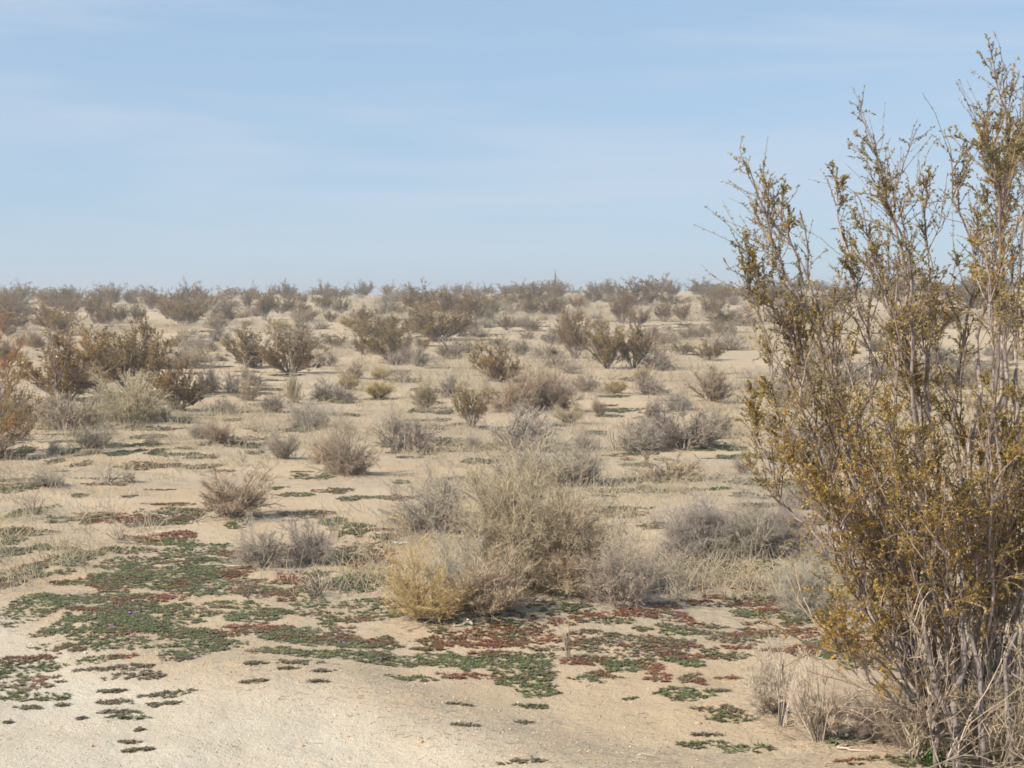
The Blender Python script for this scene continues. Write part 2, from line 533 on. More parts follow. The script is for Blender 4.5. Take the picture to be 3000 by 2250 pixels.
TABLE = [
    # ---- reg, x, base y, w, h, builder, colour, label
    # left part of the skyline
    (1, 20, 470, 100, 175, 'creo', 'c', 'olive creosote bush cut by the left frame edge just below the skyline'),
    (1, 165, 388, 160, 115, 'creo', 'cd', 'dark round creosote bush at the far left of the skyline'),
    (1, 290, 345, 70, 45, 'creosp', 'cg', 'small faint creosote bush behind the gap between two wide skyline bushes, far left'),
    (1, 420, 412, 230, 130, 'creow', 'cd', 'wide low olive creosote bush on the left skyline with a bare twiggy underside'),
    (1, 580, 405, 160, 155, 'creo', 'c', 'peaked creosote bush touching the right side of the wide skyline bush, far left'),
    (1, 400, 530, 150, 130, 'creosp', 'cg', 'grey twiggy creosote bush half hidden behind the two-lobed olive bush at left'),
    (1, 510, 645, 330, 215, 'creov', 'c', 'two-lobed olive creosote bush above the big tangled bush on the left'),
    (1, 770, 550, 180, 270, 'creov', 'c', 'tall narrow creosote bush with dark foot, first right of the pale bare slope'),
    (1, 910, 400, 170, 165, 'creo', 'cd', 'creosote bush with loose topmost sprigs behind the tall narrow one at left'),
    (1, 985, 542, 195, 170, 'creov', 'cg', 'V-shaped creosote bush on the slope, left of its rounder olive neighbour'),
    (1, 1110, 532, 120, 135, 'creo', 'c', 'round olive creosote bush touching the V-shaped one on the left slope'),
    (1, 1060, 392, 120, 130, 'creosp', 'cg', 'thin grey creosote bush on the skyline above the V-shaped slope bush'),
    (1, 1220, 432, 220, 180, 'creo', 'cd', 'broad flat-topped creosote bush on the skyline left of the dark pair'),
    (1, 1455, 402, 180, 150, 'creow', 'cd', 'dark dense creosote bush on the skyline, left one of the dark pair'),
    (1, 1580, 385, 200, 175, 'creosp', 'cd', 'loose open creosote bush with high sprigs against the sky, right of the dark pair'),
    (1, 1355, 510, 130, 120, 'creov', 'cg', 'small olive creosote bush at the left foot of the wide slope cluster'),
    (1, 1510, 562, 240, 185, 'creow', 'c', 'wide golden-olive creosote bush leading the slope cluster on the left'),
    (1, 1690, 430, 180, 140, 'creosp', 'cg', 'grey open creosote bush between the loose skyline bush and the slope cluster'),
    (1, 1825, 542, 210, 160, 'creow', 'cd', 'low wide twiggy creosote bush ending the slope cluster on its right'),
    (1, 1850, 352, 130, 80, 'creow', 'cd', 'low dark creosote bush on the skyline right of the loose open bush'),
    (1, 2015, 442, 130, 210, 'creov', 'cd', 'tall dark creosote bush standing free on the skyline left of centre'),
    (1, 2140, 522, 160, 250, 'creov', 'c', 'V-footed creosote bush before the tall dark one, on bare pale sand'),
    # left middle ground
    (1, 190, 602, 60, 48, 'dome', 'g', 'small grey bush on the bare slope at far left'),
    (1, 290, 606, 60, 34, 'dome', 'g', 'tiny grey bush right of the small one on the bare far-left slope'),
    (1, 60, 650, 110, 115, 'creosp', 'c', 'small olive creosote bush above the rusty red bush at the left edge'),
    (1, 900, 578, 80, 42, 'dome', 'g', 'low grey bush under the V-shaped slope bush at left'),
    (1, 170, 722, 130, 88, 'dome', 'g', 'grey bush between the left edge shrub and the two-lobed olive bush'),
    (1, 285, 745, 90, 110, 'creosp', 'c', 'small leafy creosote bush rising behind the big tangled bush at left'),
    (1, 430, 730, 130, 95, 'fan', 'o', 'pale olive bush behind the bare branches of the big left tangle'),
    (1, 850, 655, 110, 58, 'dome', 'o', 'yellowish low bush behind the twin crowns of the left tangle'),
    (1, 1560, 642, 95, 52, 'dome', 'g', 'small grey bush at the left end of the row below the slope cluster'),
    (1, 1640, 668, 80, 44, 'dome', 'l', 'pale grey bush second in the row below the slope cluster'),
    (1, 1760, 632, 105, 56, 'dome', 'g', 'grey mound bush beside a pale stone below the slope cluster'),
    (1, 1485, 682, 95, 86, 'dome', 'b', 'brownish bush right of the left tangle top'),
    (1, 1595, 755, 165, 80, 'fan', 'g', 'grey-green wide bush on the open sand right of the left tangle'),
    (1, 1510, 792, 130, 80, 'dome', 'g', 'grey bush in front of the grey-green wide one, right of the left tangle'),
    (1, 1722, 772, 100, 84, 'fan', 'k', 'dark upright bush right of the grey-green wide one'),
    (1, 1840, 724, 120, 88, 'dome', 'g', 'soft grey bush at the left foot of the large dark creosote pair'),
    (1, 1790, 852, 140, 74, 'dome', 'k', 'dark low bush on orange sand left of the large dark creosote pair'),
    (1, 1400, 735, 90, 84, 'creosp', 'cr', 'small rusty creosote bush beside the right crown of the left tangle'),
    (1, 530, 1190, 680, 600, 'creow', 'cb', 'big tangled bush with bare arching grey branches at the left'),
    (1, 800, 1130, 420, 500, 'creo', 'cy', 'golden-leaved creosote bush wedged between the two big bushes at left'),
    (1, 1090, 1150, 600, 590, 'creo', 'c', 'tall twiggy grey-olive creosote bush right of the big left tangle'),
    (1, 1430, 1275, 520, 470, 'creow', 'cd', 'dark sagging creosote bush on the right flank of the left thicket'),
    (1, 1080, 1365, 700, 380, 'dome', 't', 'large straw-coloured dome bush in front of the left thicket'),
    (1, 1810, 1292, 220, 125, 'dome', 'k', 'low dark grey bush at the right foot of the left thicket'),
    (1, 1690, 1120, 220, 225, 'dome', 'g', 'soft grey bush against the right flank of the left thicket'),
    (1, 1880, 1125, 190, 205, 'dome', 'g', 'pale branched grey bush right of the soft grey one by the left thicket'),
    (1, 415, 1352, 140, 72, 'dome', 'g', 'low grey bush on bare sand left of the straw dome'),
    (1, 775, 1572, 270, 225, 'fan', 'g', 'upright grey bush in front of the straw dome, leaning right'),
    (1, 440, 1612, 120, 122, 'dome', 'g', 'small grey bush near the foot of the left edge shrub'),
    (1, 1600, 1490, 190, 160, 'fan', 'g', 'grey bush, left half of the pair on open sand right of the straw dome'),
    (1, 1780, 1530, 270, 205, 'fan', 'b', 'brown-grey bush, right half of the pair on open sand right of the straw dome'),
    (1, 1230, 1535, 140, 95, 'fan', 'g', 'thin wispy bush over a green mat, before the straw dome'),
    # centre skyline
    (2, 390, 345, 185, 135, 'creow', 'cd', 'spreading creosote bush on the skyline right of the free-standing tall one'),
    (2, 505, 400, 95, 125, 'creosp', 'cg', 'narrow grey creosote bush leaning on the spreading skyline bush'),
    (2, 615, 305, 100, 78, 'creosp', 'cg', 'small skyline creosote bush left of the spike-topped one'),
    (2, 700, 442, 215, 165, 'creo', 'cd', 'large spike-topped creosote bush left of centre near the skyline'),
    (2, 690, 330, 90, 130, 'creosp', 'cd', 'tall open creosote bush forming the spike behind the large skyline bush'),
    (2, 540, 525, 210, 135, 'creow', 'cb', 'low brown creosote bush below the narrow grey one on the slope'),
    (2, 830, 465, 140, 145, 'creosp', 'cg', 'grey thin creosote bush right of the large spike-topped one'),
    (2, 868, 312, 85, 65, 'creosp', 'cg', 'sparse dead-looking creosote bush on the skyline beside a straw patch'),
    (2, 1020, 307, 75, 72, 'creo', 'cd', 'small round creosote bush alone on the skyline left of the vase-shaped one'),
    (2, 1205, 337, 115, 128, 'creov', 'cb', 'vase-shaped brown creosote bush alone on the skyline near centre'),
    (2, 980, 342, 100, 42, 'dome', 't', 'low straw-coloured bush on the crest under the small round creosote'),
    (2, 895, 575, 185, 95, 'broom', 'y', 'pale yellow rabbitbrush on the slope left of centre, behind the olive creosotes'),
    (2, 990, 535, 190, 135, 'creosp', 'cd', 'grey-brown creosote bush behind the pale yellow rabbitbrush'),
    (2, 740, 535, 105, 85, 'creo', 'cb', 'small brown creosote bush left of the pale yellow rabbitbrush'),
    (2, 1140, 492, 95, 80, 'creosp', 'cd', 'small twiggy creosote bush on the slope below the vase-shaped one'),
    (2, 1180, 388, 60, 44, 'creosp', 'cb', 'tiny brown creosote bush at the foot of the vase-shaped one'),
    (2, 1310, 480, 130, 90, 'creosp', 'cg', 'low grey creosote bush left of the dense centre cluster on the slope'),
    (2, 1450, 435, 290, 215, 'creow', 'cd', 'largest dense creosote bush on the skyline, just right of the vase-shaped one'),
    (2, 1665, 315, 52, 98, 'creosp', 'cd', 'thin upright creosote bush like a spike on the skyline at centre'),
    (2, 1710, 402, 120, 135, 'creosp', 'cg', 'open creosote bush under the skyline spike at centre'),
    (2, 1885, 556, 240, 275, 'creov', 'cd', 'clear V-shaped dark creosote bush on the slope beside a white scrap'),
    (2, 2040, 445, 115, 115, 'creov', 'cd', 'small creosote bush right behind the clear V-shaped one'),
    (2, 1540, 470, 200, 110, 'creosp', 'cb', 'low brown creosote bush before the largest skyline bush'),
    (2, 1685, 555, 230, 105, 'dome', 't', 'wide pale bush left of the clear V-shaped creosote'),
    (2, 1380, 558, 90, 46, 'dome', 'g', 'small grey bush on the sand strip left of centre slope'),
    (2, 1490, 562, 110, 56, 'dome', 'g', 'grey low bush second along the sand strip at centre slope'),
    (2, 1525, 645, 95, 62, 'fan', 'k', 'dark little bush on the sand above the olive creosote clump, centre'),
    (2, 1722, 645, 75, 66, 'fan', 'k', 'dark little bush left of the mound bush below the V-shaped creosote'),
    (2, 1950, 658, 120, 66, 'dome', 'g', 'grey mound bush below the white scrap'),
    (2, 2010, 584, 140, 70, 'dome', 'k', 'dark low bush beside the white scrap'),
    # centre middle ground
    (2, 350, 602, 175, 74, 'broom', 'y', 'faint yellow rabbitbrush above the large dark creosote pair'),
    (2, 520, 605, 150, 100, 'fan', 'g', 'grey upright bush right of the faint yellow rabbitbrush'),
    (2, 660, 594, 140, 72, 'dome', 'g', 'low grey bush left of the pale yellow rabbitbrush on the slope'),
    (2, 110, 905, 440, 340, 'creow', 'c', 'left bush of the large dark creosote pair in the middle distance'),
    (2, 410, 960, 500, 370, 'creow', 'cd', 'right and darker bush of the large creosote pair in the middle distance'),
    (2, 715, 895, 260, 140, 'dome', 'k', 'dark grey bush at the right foot of the large creosote pair'),
    (2, 775, 745, 190, 110, 'creosp', 'c', 'small open creosote bush in the gap between the large pair and the olive clump'),
    (2, 1010, 805, 220, 170, 'creosp', 'cg', 'grey-olive creosote bush on the left of the olive clump at centre'),
    (2, 1225, 852, 470, 310, 'creo', 'c', 'dense olive-gold creosote bush, main one of the clump left of centre'),
    (2, 1255, 885, 180, 150, 'dome', 'g', 'grey bush at the foot of the dense olive-gold creosote'),
    (2, 1440, 895, 180, 160, 'fan', 'g', 'grey bush right of the dense olive-gold creosote'),
    (2, 1490, 765, 130, 118, 'creosp', 'c', 'small creosote bush trailing right from the dense olive-gold one'),
    (2, 1590, 905, 80, 85, 'straw', 'g', 'bare little twig standing on sand right of the olive-gold clump'),
    (2, 1705, 835, 230, 160, 'fan', 'g', 'grey bush standing left of the brown creosote at centre'),
    (2, 100, 1060, 270, 185, 'dome', 'g', 'grey bush with a dark core below the large dark creosote pair'),
    (2, 80, 1178, 200, 185, 'dome', 't', 'tan bush in front of the dark-cored grey one, left of centre'),
    (2, 255, 1275, 210, 185, 'lean', 'k', 'dark olive bush leaning right with green at its foot'),
    (2, 450, 1202, 155, 260, 'fan', 't', 'tall tan grassy bush right of the dark leaning one'),
    (2, 920, 1005, 240, 155, 'dome', 't', 'tan bush behind the bright yellow rabbitbrush pair'),
    (2, 895, 1095, 215, 140, 'broom', 'y', 'bright yellow rabbitbrush, left of the pair in the middle distance'),
    (2, 1135, 1165, 275, 150, 'broom', 'y', 'yellow flat-topped rabbitbrush, right of the pair in the middle distance'),
    (2, 1140, 1012, 180, 110, 'broom', 'y', 'dull yellow rabbitbrush behind the flat-topped one'),
    (2, 680, 1172, 240, 185, 'dome', 'g', 'grey bush left of the dark one before the bright yellow rabbitbrush'),
    (2, 850, 1182, 230, 145, 'dome', 'k', 'dark grey bush directly before the bright yellow rabbitbrush'),
    (2, 1335, 1022, 125, 86, 'dome', 'g', 'small grey bush with green shade right of the yellow rabbitbrush'),
    (2, 1500, 1248, 250, 270, 'fan', 't', 'upright tan bush narrowing to its foot, left of the small green-gold creosote'),
    (2, 1700, 1155, 210, 215, 'dome', 'l', 'pale bush behind and right of the upright tan one'),
    (3, 150, 1040, 440, 330, 'creow', 'cb', 'broad brown creosote bush at the middle of the picture'),
    (2, 1890, 1408, 340, 355, 'creov', 'c', 'small green-gold creosote bush shaped like a vase, middle of the plain'),
    (2, 575, 1395, 370, 210, 'dome', 'l', 'pale grey dome bush behind the large brown one, left of centre'),
    (2, 345, 1655, 275, 265, 'fan', 'g', 'grey bush joined to the left side of the large brown one'),
    (2, 700, 1690, 260, 240, 'dome', 't', 'tan thin bush between the grey and the large brown one'),
    (2, 890, 1788, 460, 415, 'dome', 'b', 'large brown twiggy ball bush left of centre'),
    (2, 1285, 1470, 280, 225, 'fan', 'g', 'grey bush on sand right of and behind the large brown ball bush'),
    (2, 1885, 1568, 135, 125, 'fan', 'g', 'small grey bush right in front of the small green-gold creosote'),
    (2, 2080, 1528, 130, 190, 'straw', 'w', 'pale straw stems standing right of the small green-gold creosote'),
    # right of centre, skyline
    (3, 80, 304, 120, 98, 'creosp', 'cg', 'round open creosote bush on the skyline right of the clear V-shaped one'),
    (3, 255, 305, 100, 82, 'creosp', 'cg', 'pale open creosote bush second right of the clear V-shaped one on the skyline'),
    (3, 265, 405, 115, 110, 'creov', 'cb', 'little vase-shaped creosote bush below the pale open skyline one'),
    (3, 355, 315, 95, 88, 'creo', 'cd', 'small grey-green creosote bush left of the horned skyline bush'),
    (3, 465, 345, 145, 130, 'creo', 'cd', 'creosote bush joined to the left of the horned skyline bush'),
    (3, 630, 352, 215, 145, 'creo', 'cd', 'rounded dense creosote bush below the horn-like sprigs on the skyline'),
    (3, 612, 340, 120, 190, 'creosp', 'cd', 'horned creosote bush sending two thin sprigs high above the skyline'),
    (3, 430, 484, 155, 155, 'creo', 'cd', 'dark ball-shaped creosote bush on the slope below the horned skyline bush'),
    (3, 930, 374, 165, 135, 'creow', 'cd', 'arched creosote bush on the skyline left of the tallest mass'),
    (3, 805, 435, 135, 125, 'creosp', 'cd', 'open brown creosote bush on the slope below the arched one'),
    (3, 1080, 334, 165, 120, 'creosp', 'cd', 'grey thin creosote bush at the left shoulder of the tallest skyline mass'),
    (3, 1310, 405, 350, 235, 'creow', 'cd', 'tallest and widest creosote bush on the skyline right of centre'),
    (3, 1160, 548, 200, 250, 'creov', 'cd', 'upright creosote bush before the tallest skyline mass, left'),
    (3, 1290, 575, 185, 180, 'creov', 'c', 'upright creosote bush before the tallest skyline mass, with foot on a green streak'),
    (3, 1562, 345, 130, 145, 'creo', 'cd', 'separate round-headed creosote bush on the skyline right of the tallest mass'),
    (3, 1820, 305, 300, 118, 'creow', 'cg', 'long low hazy creosote bush on the skyline left of the big near shrub'),
    (3, 1505, 534, 180, 160, 'creov', 'cd', 'creosote bush on the slope right of the two upright ones'),
    (3, 1665, 525, 155, 160, 'creosp', 'cg', 'grey see-through creosote bush on the slope, right end of its row'),
    (3, 1880, 495, 235, 200, 'creo', 'cg', 'tall hazy grey creosote bush below the long low skyline one'),
    (3, 100, 445, 105, 100, 'creov', 'cg', 'faint creosote bush on the slope right of the clear V-shaped one'),
    (3, 235, 602, 160, 145, 'creosp', 'cg', 'grey twiggy creosote bush right of the white scrap'),
    (3, 565, 444, 190, 85, 'dome', 'g', 'long grey bush right of the dark ball-shaped creosote'),
    (3, 530, 522, 95, 56, 'dome', 'g', 'small grey bush under the long grey one, right of centre slope'),
    (3, 365, 565, 160, 95, 'dome', 'g', 'grey spreading bush left of the tall dark creosote, right of centre'),
    (3, 980, 442, 65, 48, 'dome', 'g', 'tiny bush in the sand gap left of the two upright creosotes'),
    (3, 965, 512, 165, 62, 'dome', 'l', 'low pale bush in the sand gap left of the two upright creosotes'),
    (3, 1000, 575, 105, 70, 'fan', 'b', 'brown small bush under the sand gap left of the two upright creosotes'),
    (3, 790, 832, 320, 380, 'creov', 'cd', 'tall dark V-based creosote bush right of centre'),
    (3, 760, 560, 200, 150, 'creosp', 'cb', 'brown creosote bush behind the crown of the tall dark V-based one'),
    (3, 1050, 930, 400, 380, 'creo', 'c', 'large brown-gold creosote bush right of the tall dark V-based one'),
    (3, 1265, 925, 290, 340, 'creo', 'cd', 'right half of the large creosote mass, with fallen branches beside it'),
    (3, 1440, 735, 160, 105, 'creosp', 'cb', 'small brown creosote bush above the pale fallen branches'),
    (3, 355, 800, 200, 125, 'fan', 'g', 'grey bush left of the long grey drift at the middle'),
    (3, 560, 830, 300, 150, 'dome', 'g', 'long grey drift of twigs left of the tall dark V-based creosote'),
    (3, 625, 915, 220, 115, 'dome', 'k', 'darker grey bush in front of the long grey drift'),
    (3, 400, 672, 180, 75, 'dome', 't', 'tan low bush behind the long grey drift'),
    (3, 170, 738, 220, 112, 'dome', 'o', 'olive-tan bush behind the broad brown creosote'),
    (3, 1530, 594, 110, 44, 'dome', 'g', 'grey low bush on sand right of the green streak'),
    (3, 1828, 628, 100, 80, 'fan', 'g', 'upright grey bush on bare sand by the near shrub, middle distance'),
    (3, 1420, 615, 95, 48, 'dome', 'g', 'small bush left of the low one on sand past the green streak'),
    (3, 2035, 650, 110, 110, 'fan', 'g', 'grey bush half behind the left sprays of the near shrub'),
    (3, 1680, 648, 150, 62, 'dome', 'b', 'brown-grey bush on sand below the grey see-through creosote'),
    (3, 1575, 705, 160, 85, 'dome', 'g', 'soft grey bush above the dry twiggy spread at right'),
    (3, 1655, 800, 220, 110, 'creosp', 'cg', 'dry twiggy creosote bush spreading right of the fallen branches'),
    (3, 1880, 850, 260, 180, 'creosp', 'cb', 'brown sparse creosote bush left of the near shrub crown'),
    (3, 1110, 1125, 225, 118, 'broom', 'y', 'low flat greenish-yellow rabbitbrush right of centre'),
    (3, 1320, 1035, 170, 130, 'broom', 'y', 'dull rabbitbrush behind the wide grey bush right of centre'),
    (3, 1400, 1135, 330, 215, 'dome', 'g', 'wide grey bush right of the greenish-yellow rabbitbrush'),
    (3, 885, 1112, 230, 135, 'fan', 'g', 'grey bush with pale crooked stems left of the greenish-yellow rabbitbrush'),
    (3, 1060, 1010, 200, 110, 'straw', 'w', 'pale straw tuft behind the greenish-yellow rabbitbrush'),
    (3, 760, 960, 200, 100, 'dome', 'g', 'grey low bush between the dark V-based creosote and the tan thicket'),
    (3, 1900, 1200, 400, 300, 'fan', 'b', 'big brown-grey upright bush left of the near shrub'),
    (3, 1615, 1258, 270, 175, 'dome', 'l', 'pale grey bush in front of the big brown-grey upright one'),
    (3, 1400, 1325, 200, 175, 'lean', 'k', 'dark bush with sticks leaning right, right of the little lone bush'),
    (3, 985, 1297, 125, 155, 'broom', 't', 'little lone tan bush in the bare sand opening right of centre'),
    (3, 320, 1285, 500, 340, 'dome', 't', 'large tan thicket bush right of the small green-gold creosote'),
    (3, 590, 1270, 470, 330, 'dome', 'b', 'right half of the tan thicket, browner and twiggy'),
    (3, 745, 1370, 270, 180, 'fan', 't', 'tan grassy bush casting a shadow at the right foot of the thicket'),
    (3, 400, 1365, 310, 140, 'straw', 'w', 'pale stems at the front of the tan thicket'),
    (3, 1900, 1460, 330, 230, 'fan', 'o', 'olive-tan fan bush with green foot left of the near shrub'),
    (3, 1330, 1598, 310, 255, 'fan', 'g', 'dense grey-brown bush with pale sticks on its left, right of centre'),
    (3, 1120, 1590, 170, 215, 'straw', 'w', 'pale forked sticks left of the dense grey-brown bush'),
    (3, 880, 1580, 200, 150, 'dome', 'k', 'dark grey bush behind the right of the pale wind-combed bush'),
    (3, 430, 1530, 350, 230, 'fan', 't', 'tan bush behind the pale wind-combed one'),
    (7, 1340, 285, 480, 330, 'fan', 'g', 'pale wind-combed bush behind the biggest tan bush'),
    (7, 1560, 270, 300, 290, 'fan', 'g', 'grey-tan right half of the wind-combed bush with a pale crooked stem'),
    # around and behind the near shrub
    (5, 650, 312, 260, 170, 'creow', 'cd', 'creosote bush on the skyline behind the left sprays of the near shrub'),
    (5, 1010, 335, 260, 185, 'creow', 'c', 'skyline creosote bush seen through the middle of the near shrub'),
    (5, 1400, 268, 320, 150, 'creow', 'c', 'hazy skyline creosote bush between the grey stems of the near shrub'),
    (5, 1900, 335, 420, 215, 'creow', 'c', 'wide skyline creosote bush behind the tallest stems of the near shrub'),
    (5, 1480, 412, 160, 105, 'dome', 'o', 'olive round bush behind the white peeled stems'),
    (5, 400, 455, 180, 90, 'dome', 'g', 'grey bush on the far sand behind the left sprays'),
    (5, 690, 1000, 280, 260, 'dome', 'g', 'grey bush seen through the open left side of the near shrub'),
    (5, 760, 790, 200, 130, 'broom', 'y', 'yellowish rabbitbrush seen through the left sprays of the near shrub'),
    (5, 395, 1420, 135, 130, 'fan', 'g', 'small grey bush on sand below the left sprays of the near shrub'),
    (5, 560, 1130, 140, 90, 'fan', 'k', 'small dark bush under the hanging left spray'),
    (5, 740, 1650, 300, 200, 'dome', 'l', 'pale grey low bush behind the lower left stems of the near shrub'),
    (5, 2110, 930, 240, 220, 'dome', 't', 'tan bush seen between the rightmost stems'),
    # foreground
    (6, 120, 318, 520, 350, 'big', 'l', 'left part of the long grey hedge-like bush in the right foreground'),
    (6, 440, 325, 520, 370, 'big', 'g', 'middle part of the long grey hedge-like bush in the right foreground'),
    (6, 690, 318, 380, 310, 'big', 'l', 'right end of the long grey hedge-like bush with pale fallen twigs'),
    (6, 855, 685, 400, 400, 'big', 'l', 'small whitish ball bush with a green mat at its foot'),
    (6, 570, 1335, 380, 470, 'fan', 'p', 'straw and brown bush at the front, left of the near shrub foot'),
    (6, 905, 1500, 460, 480, 'fan', 'p', 'pale straw bush at the front touching the near shrub foot'),
    (6, 1280, 1520, 420, 330, 'dome', 'k', 'dark brown mound of dead twigs under the near shrub'),
    (6, 1560, 1590, 480, 420, 'dome', 'b', 'tangled dead bush around the trunk of the near shrub'),
    (6, 2050, 1640, 600, 560, 'dome', 't', 'tan tangle of dead stems at the lower right corner'),
    (7, 620, 600, 580, 370, 'dome', 'g', 'grey rounded bush behind the left of the biggest tan bush'),
    (7, 1190, 985, 940, 800, 'big', 't', 'biggest tan bush, a tall rounded dome in the centre foreground'),
    (7, 1500, 1020, 600, 540, 'big', 't', 'right lower lobe of the biggest tan bush, dark inside'),
    (7, 1800, 1085, 500, 450, 'dome', 'g', 'grey bush at the right foot of the biggest tan bush'),
    (7, 540, 1190, 540, 520, 'fan', 'y', 'yellow-tipped rabbitbrush with bare roots in the centre foreground'),
    (7, 930, 1160, 600, 480, 'fan', 't', 'tan broom-like bush between the yellow rabbitbrush and the biggest bush'),
    (7, 760, 1110, 400, 470, 'dome', 'l', 'grey thin bush behind the yellow-tipped rabbitbrush'),
    (8, 1500, 500, 480, 370, 'lean', 'b', 'brown-grey bush leaning right, left of centre foreground'),
    (8, 1690, 815, 380, 320, 'dome', 'l', 'pale rough bush, left half of the pair beside the green mats'),
    (8, 2020, 790, 340, 290, 'dome', 'l', 'pale rough bush, right half of the pair, with tall white stems'),
    (8, 690, 262, 190, 175, 'straw', 'w', 'whitish straw tuft on sand left of centre'),
    (8, 830, 252, 85, 85, 'fan', 'g', 'tiny grey bush right of the whitish straw tuft'),
    (8, 310, 285, 200, 110, 'fan', 'g', 'thin grey bush with a green base at the left, on open sand'),
    (8, 225, 470, 200, 110, 'straw', 'l', 'grey sticks over a dark green mat near the left edge'),
    (8, 1130, 490, 110, 110, 'straw', 'w', 'short pale stalks left of the leaning brown-grey bush'),
    (8, 770, 635, 170, 150, 'straw', 'g', 'almost leafless grey twig plant on the sand bank'),
    (8, 2060, 1000, 280, 140, 'straw', 'w', 'low dead sticks before the pale rough pair'),
    (6, 470, 345, 330, 300, 'straw', 'w', 'tall pale stems standing in the front of the long grey hedge-like bush'),
    (6, 140, 338, 260, 290, 'straw', 'w', 'pale stems at the left front of the long grey hedge-like bush'),
    (6, 640, 1420, 260, 520, 'straw', 'w', 'tall pale forked stalks in front of the straw and brown front bush'),
    (6, 880, 1530, 300, 540, 'straw', 'w', 'tall pale stalks in front of the pale straw bush at the near shrub foot'),
    (6, 1500, 1640, 380, 460, 'straw', 't', 'bent straw stalks before the trunk of the near shrub'),
    (7, 1470, 1395, 120, 260, 'straw', 'w', 'lone pale forked stalk in front of the biggest tan bush'),
    (7, 1800, 640, 110, 190, 'straw', 'w', 'two pale stalks standing left of the long grey hedge-like bush'),
    (7, 2170, 1000, 130, 110, 'straw', 'w', 'short pale sticks right of the grey bush at the big tan one'),
]


POS = []
for (reg, x, y, w, h, lib, col, lab) in TABLE:
    u, v = px(reg, x, y)
    p = hit(u, v)
    dist = math.hypot(p[0], p[1])
    k = REG[reg][2] * dist / F
    # the base seen at v is the front of the clump; its middle stands a little behind
    p2 = p + np.array([p[0], p[1], 0]) / dist * min(.18 * w * k, .12)
    POS.append((p2[0], p2[1], w * k, h * k, dist))
for (x, y, w, h, dist) in POS:
    if y < 32:
        MOUNDS.append((x, y, .045 * min(w, .9) * (1 if w > .12 else 0), max(.55 * w, .05)))

build_ground()

# ------------------------------------------------------------------ plant builders (unit size: about 1 across, 1 tall)


def fit(V):
    """scale factors that bring a plant's outline to one across and one tall"""
    r = np.percentile(np.abs(V[:, :2]), 98.5)
    return .5 / r, 1 / np.percentile(V[:, 2], 99.3)


def proto_dry(seed, style='dome', n0=26, n1=7, n2=6, n3=3, r=.006, asp=1.0):
    """returns (woody mesh, twig mesh)"""
    rng = np.random.default_rng(seed)
    if style == 'straw':
        n0, n1, n2, n3 = 11, 3, 2, 0
    az = rng.uniform(0, 2 * np.pi, n0)
    u = rng.random(n0) ** .75
    spread = {'dome': 80, 'mound': 86, 'broom': 48, 'straw': 32, 'lean': 60, 'fan': 58}[style]
    th = np.radians(spread) * u
    d = np.stack([np.sin(th) * np.cos(az), np.sin(th) * np.sin(az), np.cos(th)], -1)
    bias = np.random.default_rng(seed * 7).normal(size=2) * (.16 if style != 'straw' else .25)
    d[:, :2] += bias
    if style != 'lean':
        d = unit(d)
    if style == 'lean':
        d[:, 0] += .55
        d = unit(d)
    Ln = 1 / np.sqrt(((d[:, 0] ** 2 + d[:, 1] ** 2) / .25) + d[:, 2] ** 2)
    Ln = Ln * rng.uniform(.6, 1.0, n0) * (.86 + .3 * np.sin(az * 2 + seed) * rng.random(n0))
    if style == 'mound':      # an even, well filled dome
        Ln = rng.uniform(.80, 1.0, n0) / np.sqrt(((d[:, 0] ** 2 + d[:, 1] ** 2) / .25) + d[:, 2] ** 2)
    p = np.zeros((n0, 3))
    rb = rng.random(n0) ** .5 * (.09 if style != 'mound' else .2)
    p[:, 0], p[:, 1] = rb * np.cos(az), rb * np.sin(az)
    p[:, 2] = -.03
    bend = {'dome': .22, 'mound': .16, 'broom': .1, 'straw': .12, 'lean': .2, 'fan': .16}[style]
    P0 = lines(p, d, Ln, 7, rng, bend, .05, .08 if style != 'broom' else .15)
    st = style in ('broom', 'straw')
    jit = {'dome': .55, 'mound': .5, 'broom': .26, 'straw': .25, 'lean': .42, 'fan': .38}[style]
    P1, i1, t1 = sprout(P0, n1, rng, .22, .98, jit, .22, .28, .62, 5, .22, .05)
    P2, i2, t2 = sprout(P1, n2, rng, .15, 1.0, jit * 1.15, .15, .3, .62, 4, .22, .05)
    wood = [tubes(P0, tap(n0, 7, r * 1.6, r * .7, rng), tn(n0, 7, rng.random(n0), (0, .45))),
            tubes(P1, tap(len(P1), 5, r * .8, r * .45, rng), tn(len(P1), 5, rng.random(len(P1)), (.15, .7)))]
    tw = [tubes(P2, tap(len(P2), 4, r * .45, r * .28, rng), tn(len(P2), 4, rng.random(len(P2)), (.4, 1)))]
    if n3:
        P3, i3, t3 = sprout(P2, n3, rng, .1, 1.0, jit * 1.3, .12, .35, .8, 3, .2, .03)
        tw.append(tubes(P3, tap(len(P3), 3, r * .32, r * .2, rng), tn(len(P3), 3, rng.random(len(P3)), (.75, 1))))
    wood, tw = join(wood), join(tw)
    nx, nz = fit(tw[0])
    a = mesh('woody_base', wood[0] * [nx, nx, nz], *wood[1:], M_TWIG)
    b = mesh('twig_crown', tw[0] * [nx, nx, nz], *tw[1:], M_TWIG)
    return a, b


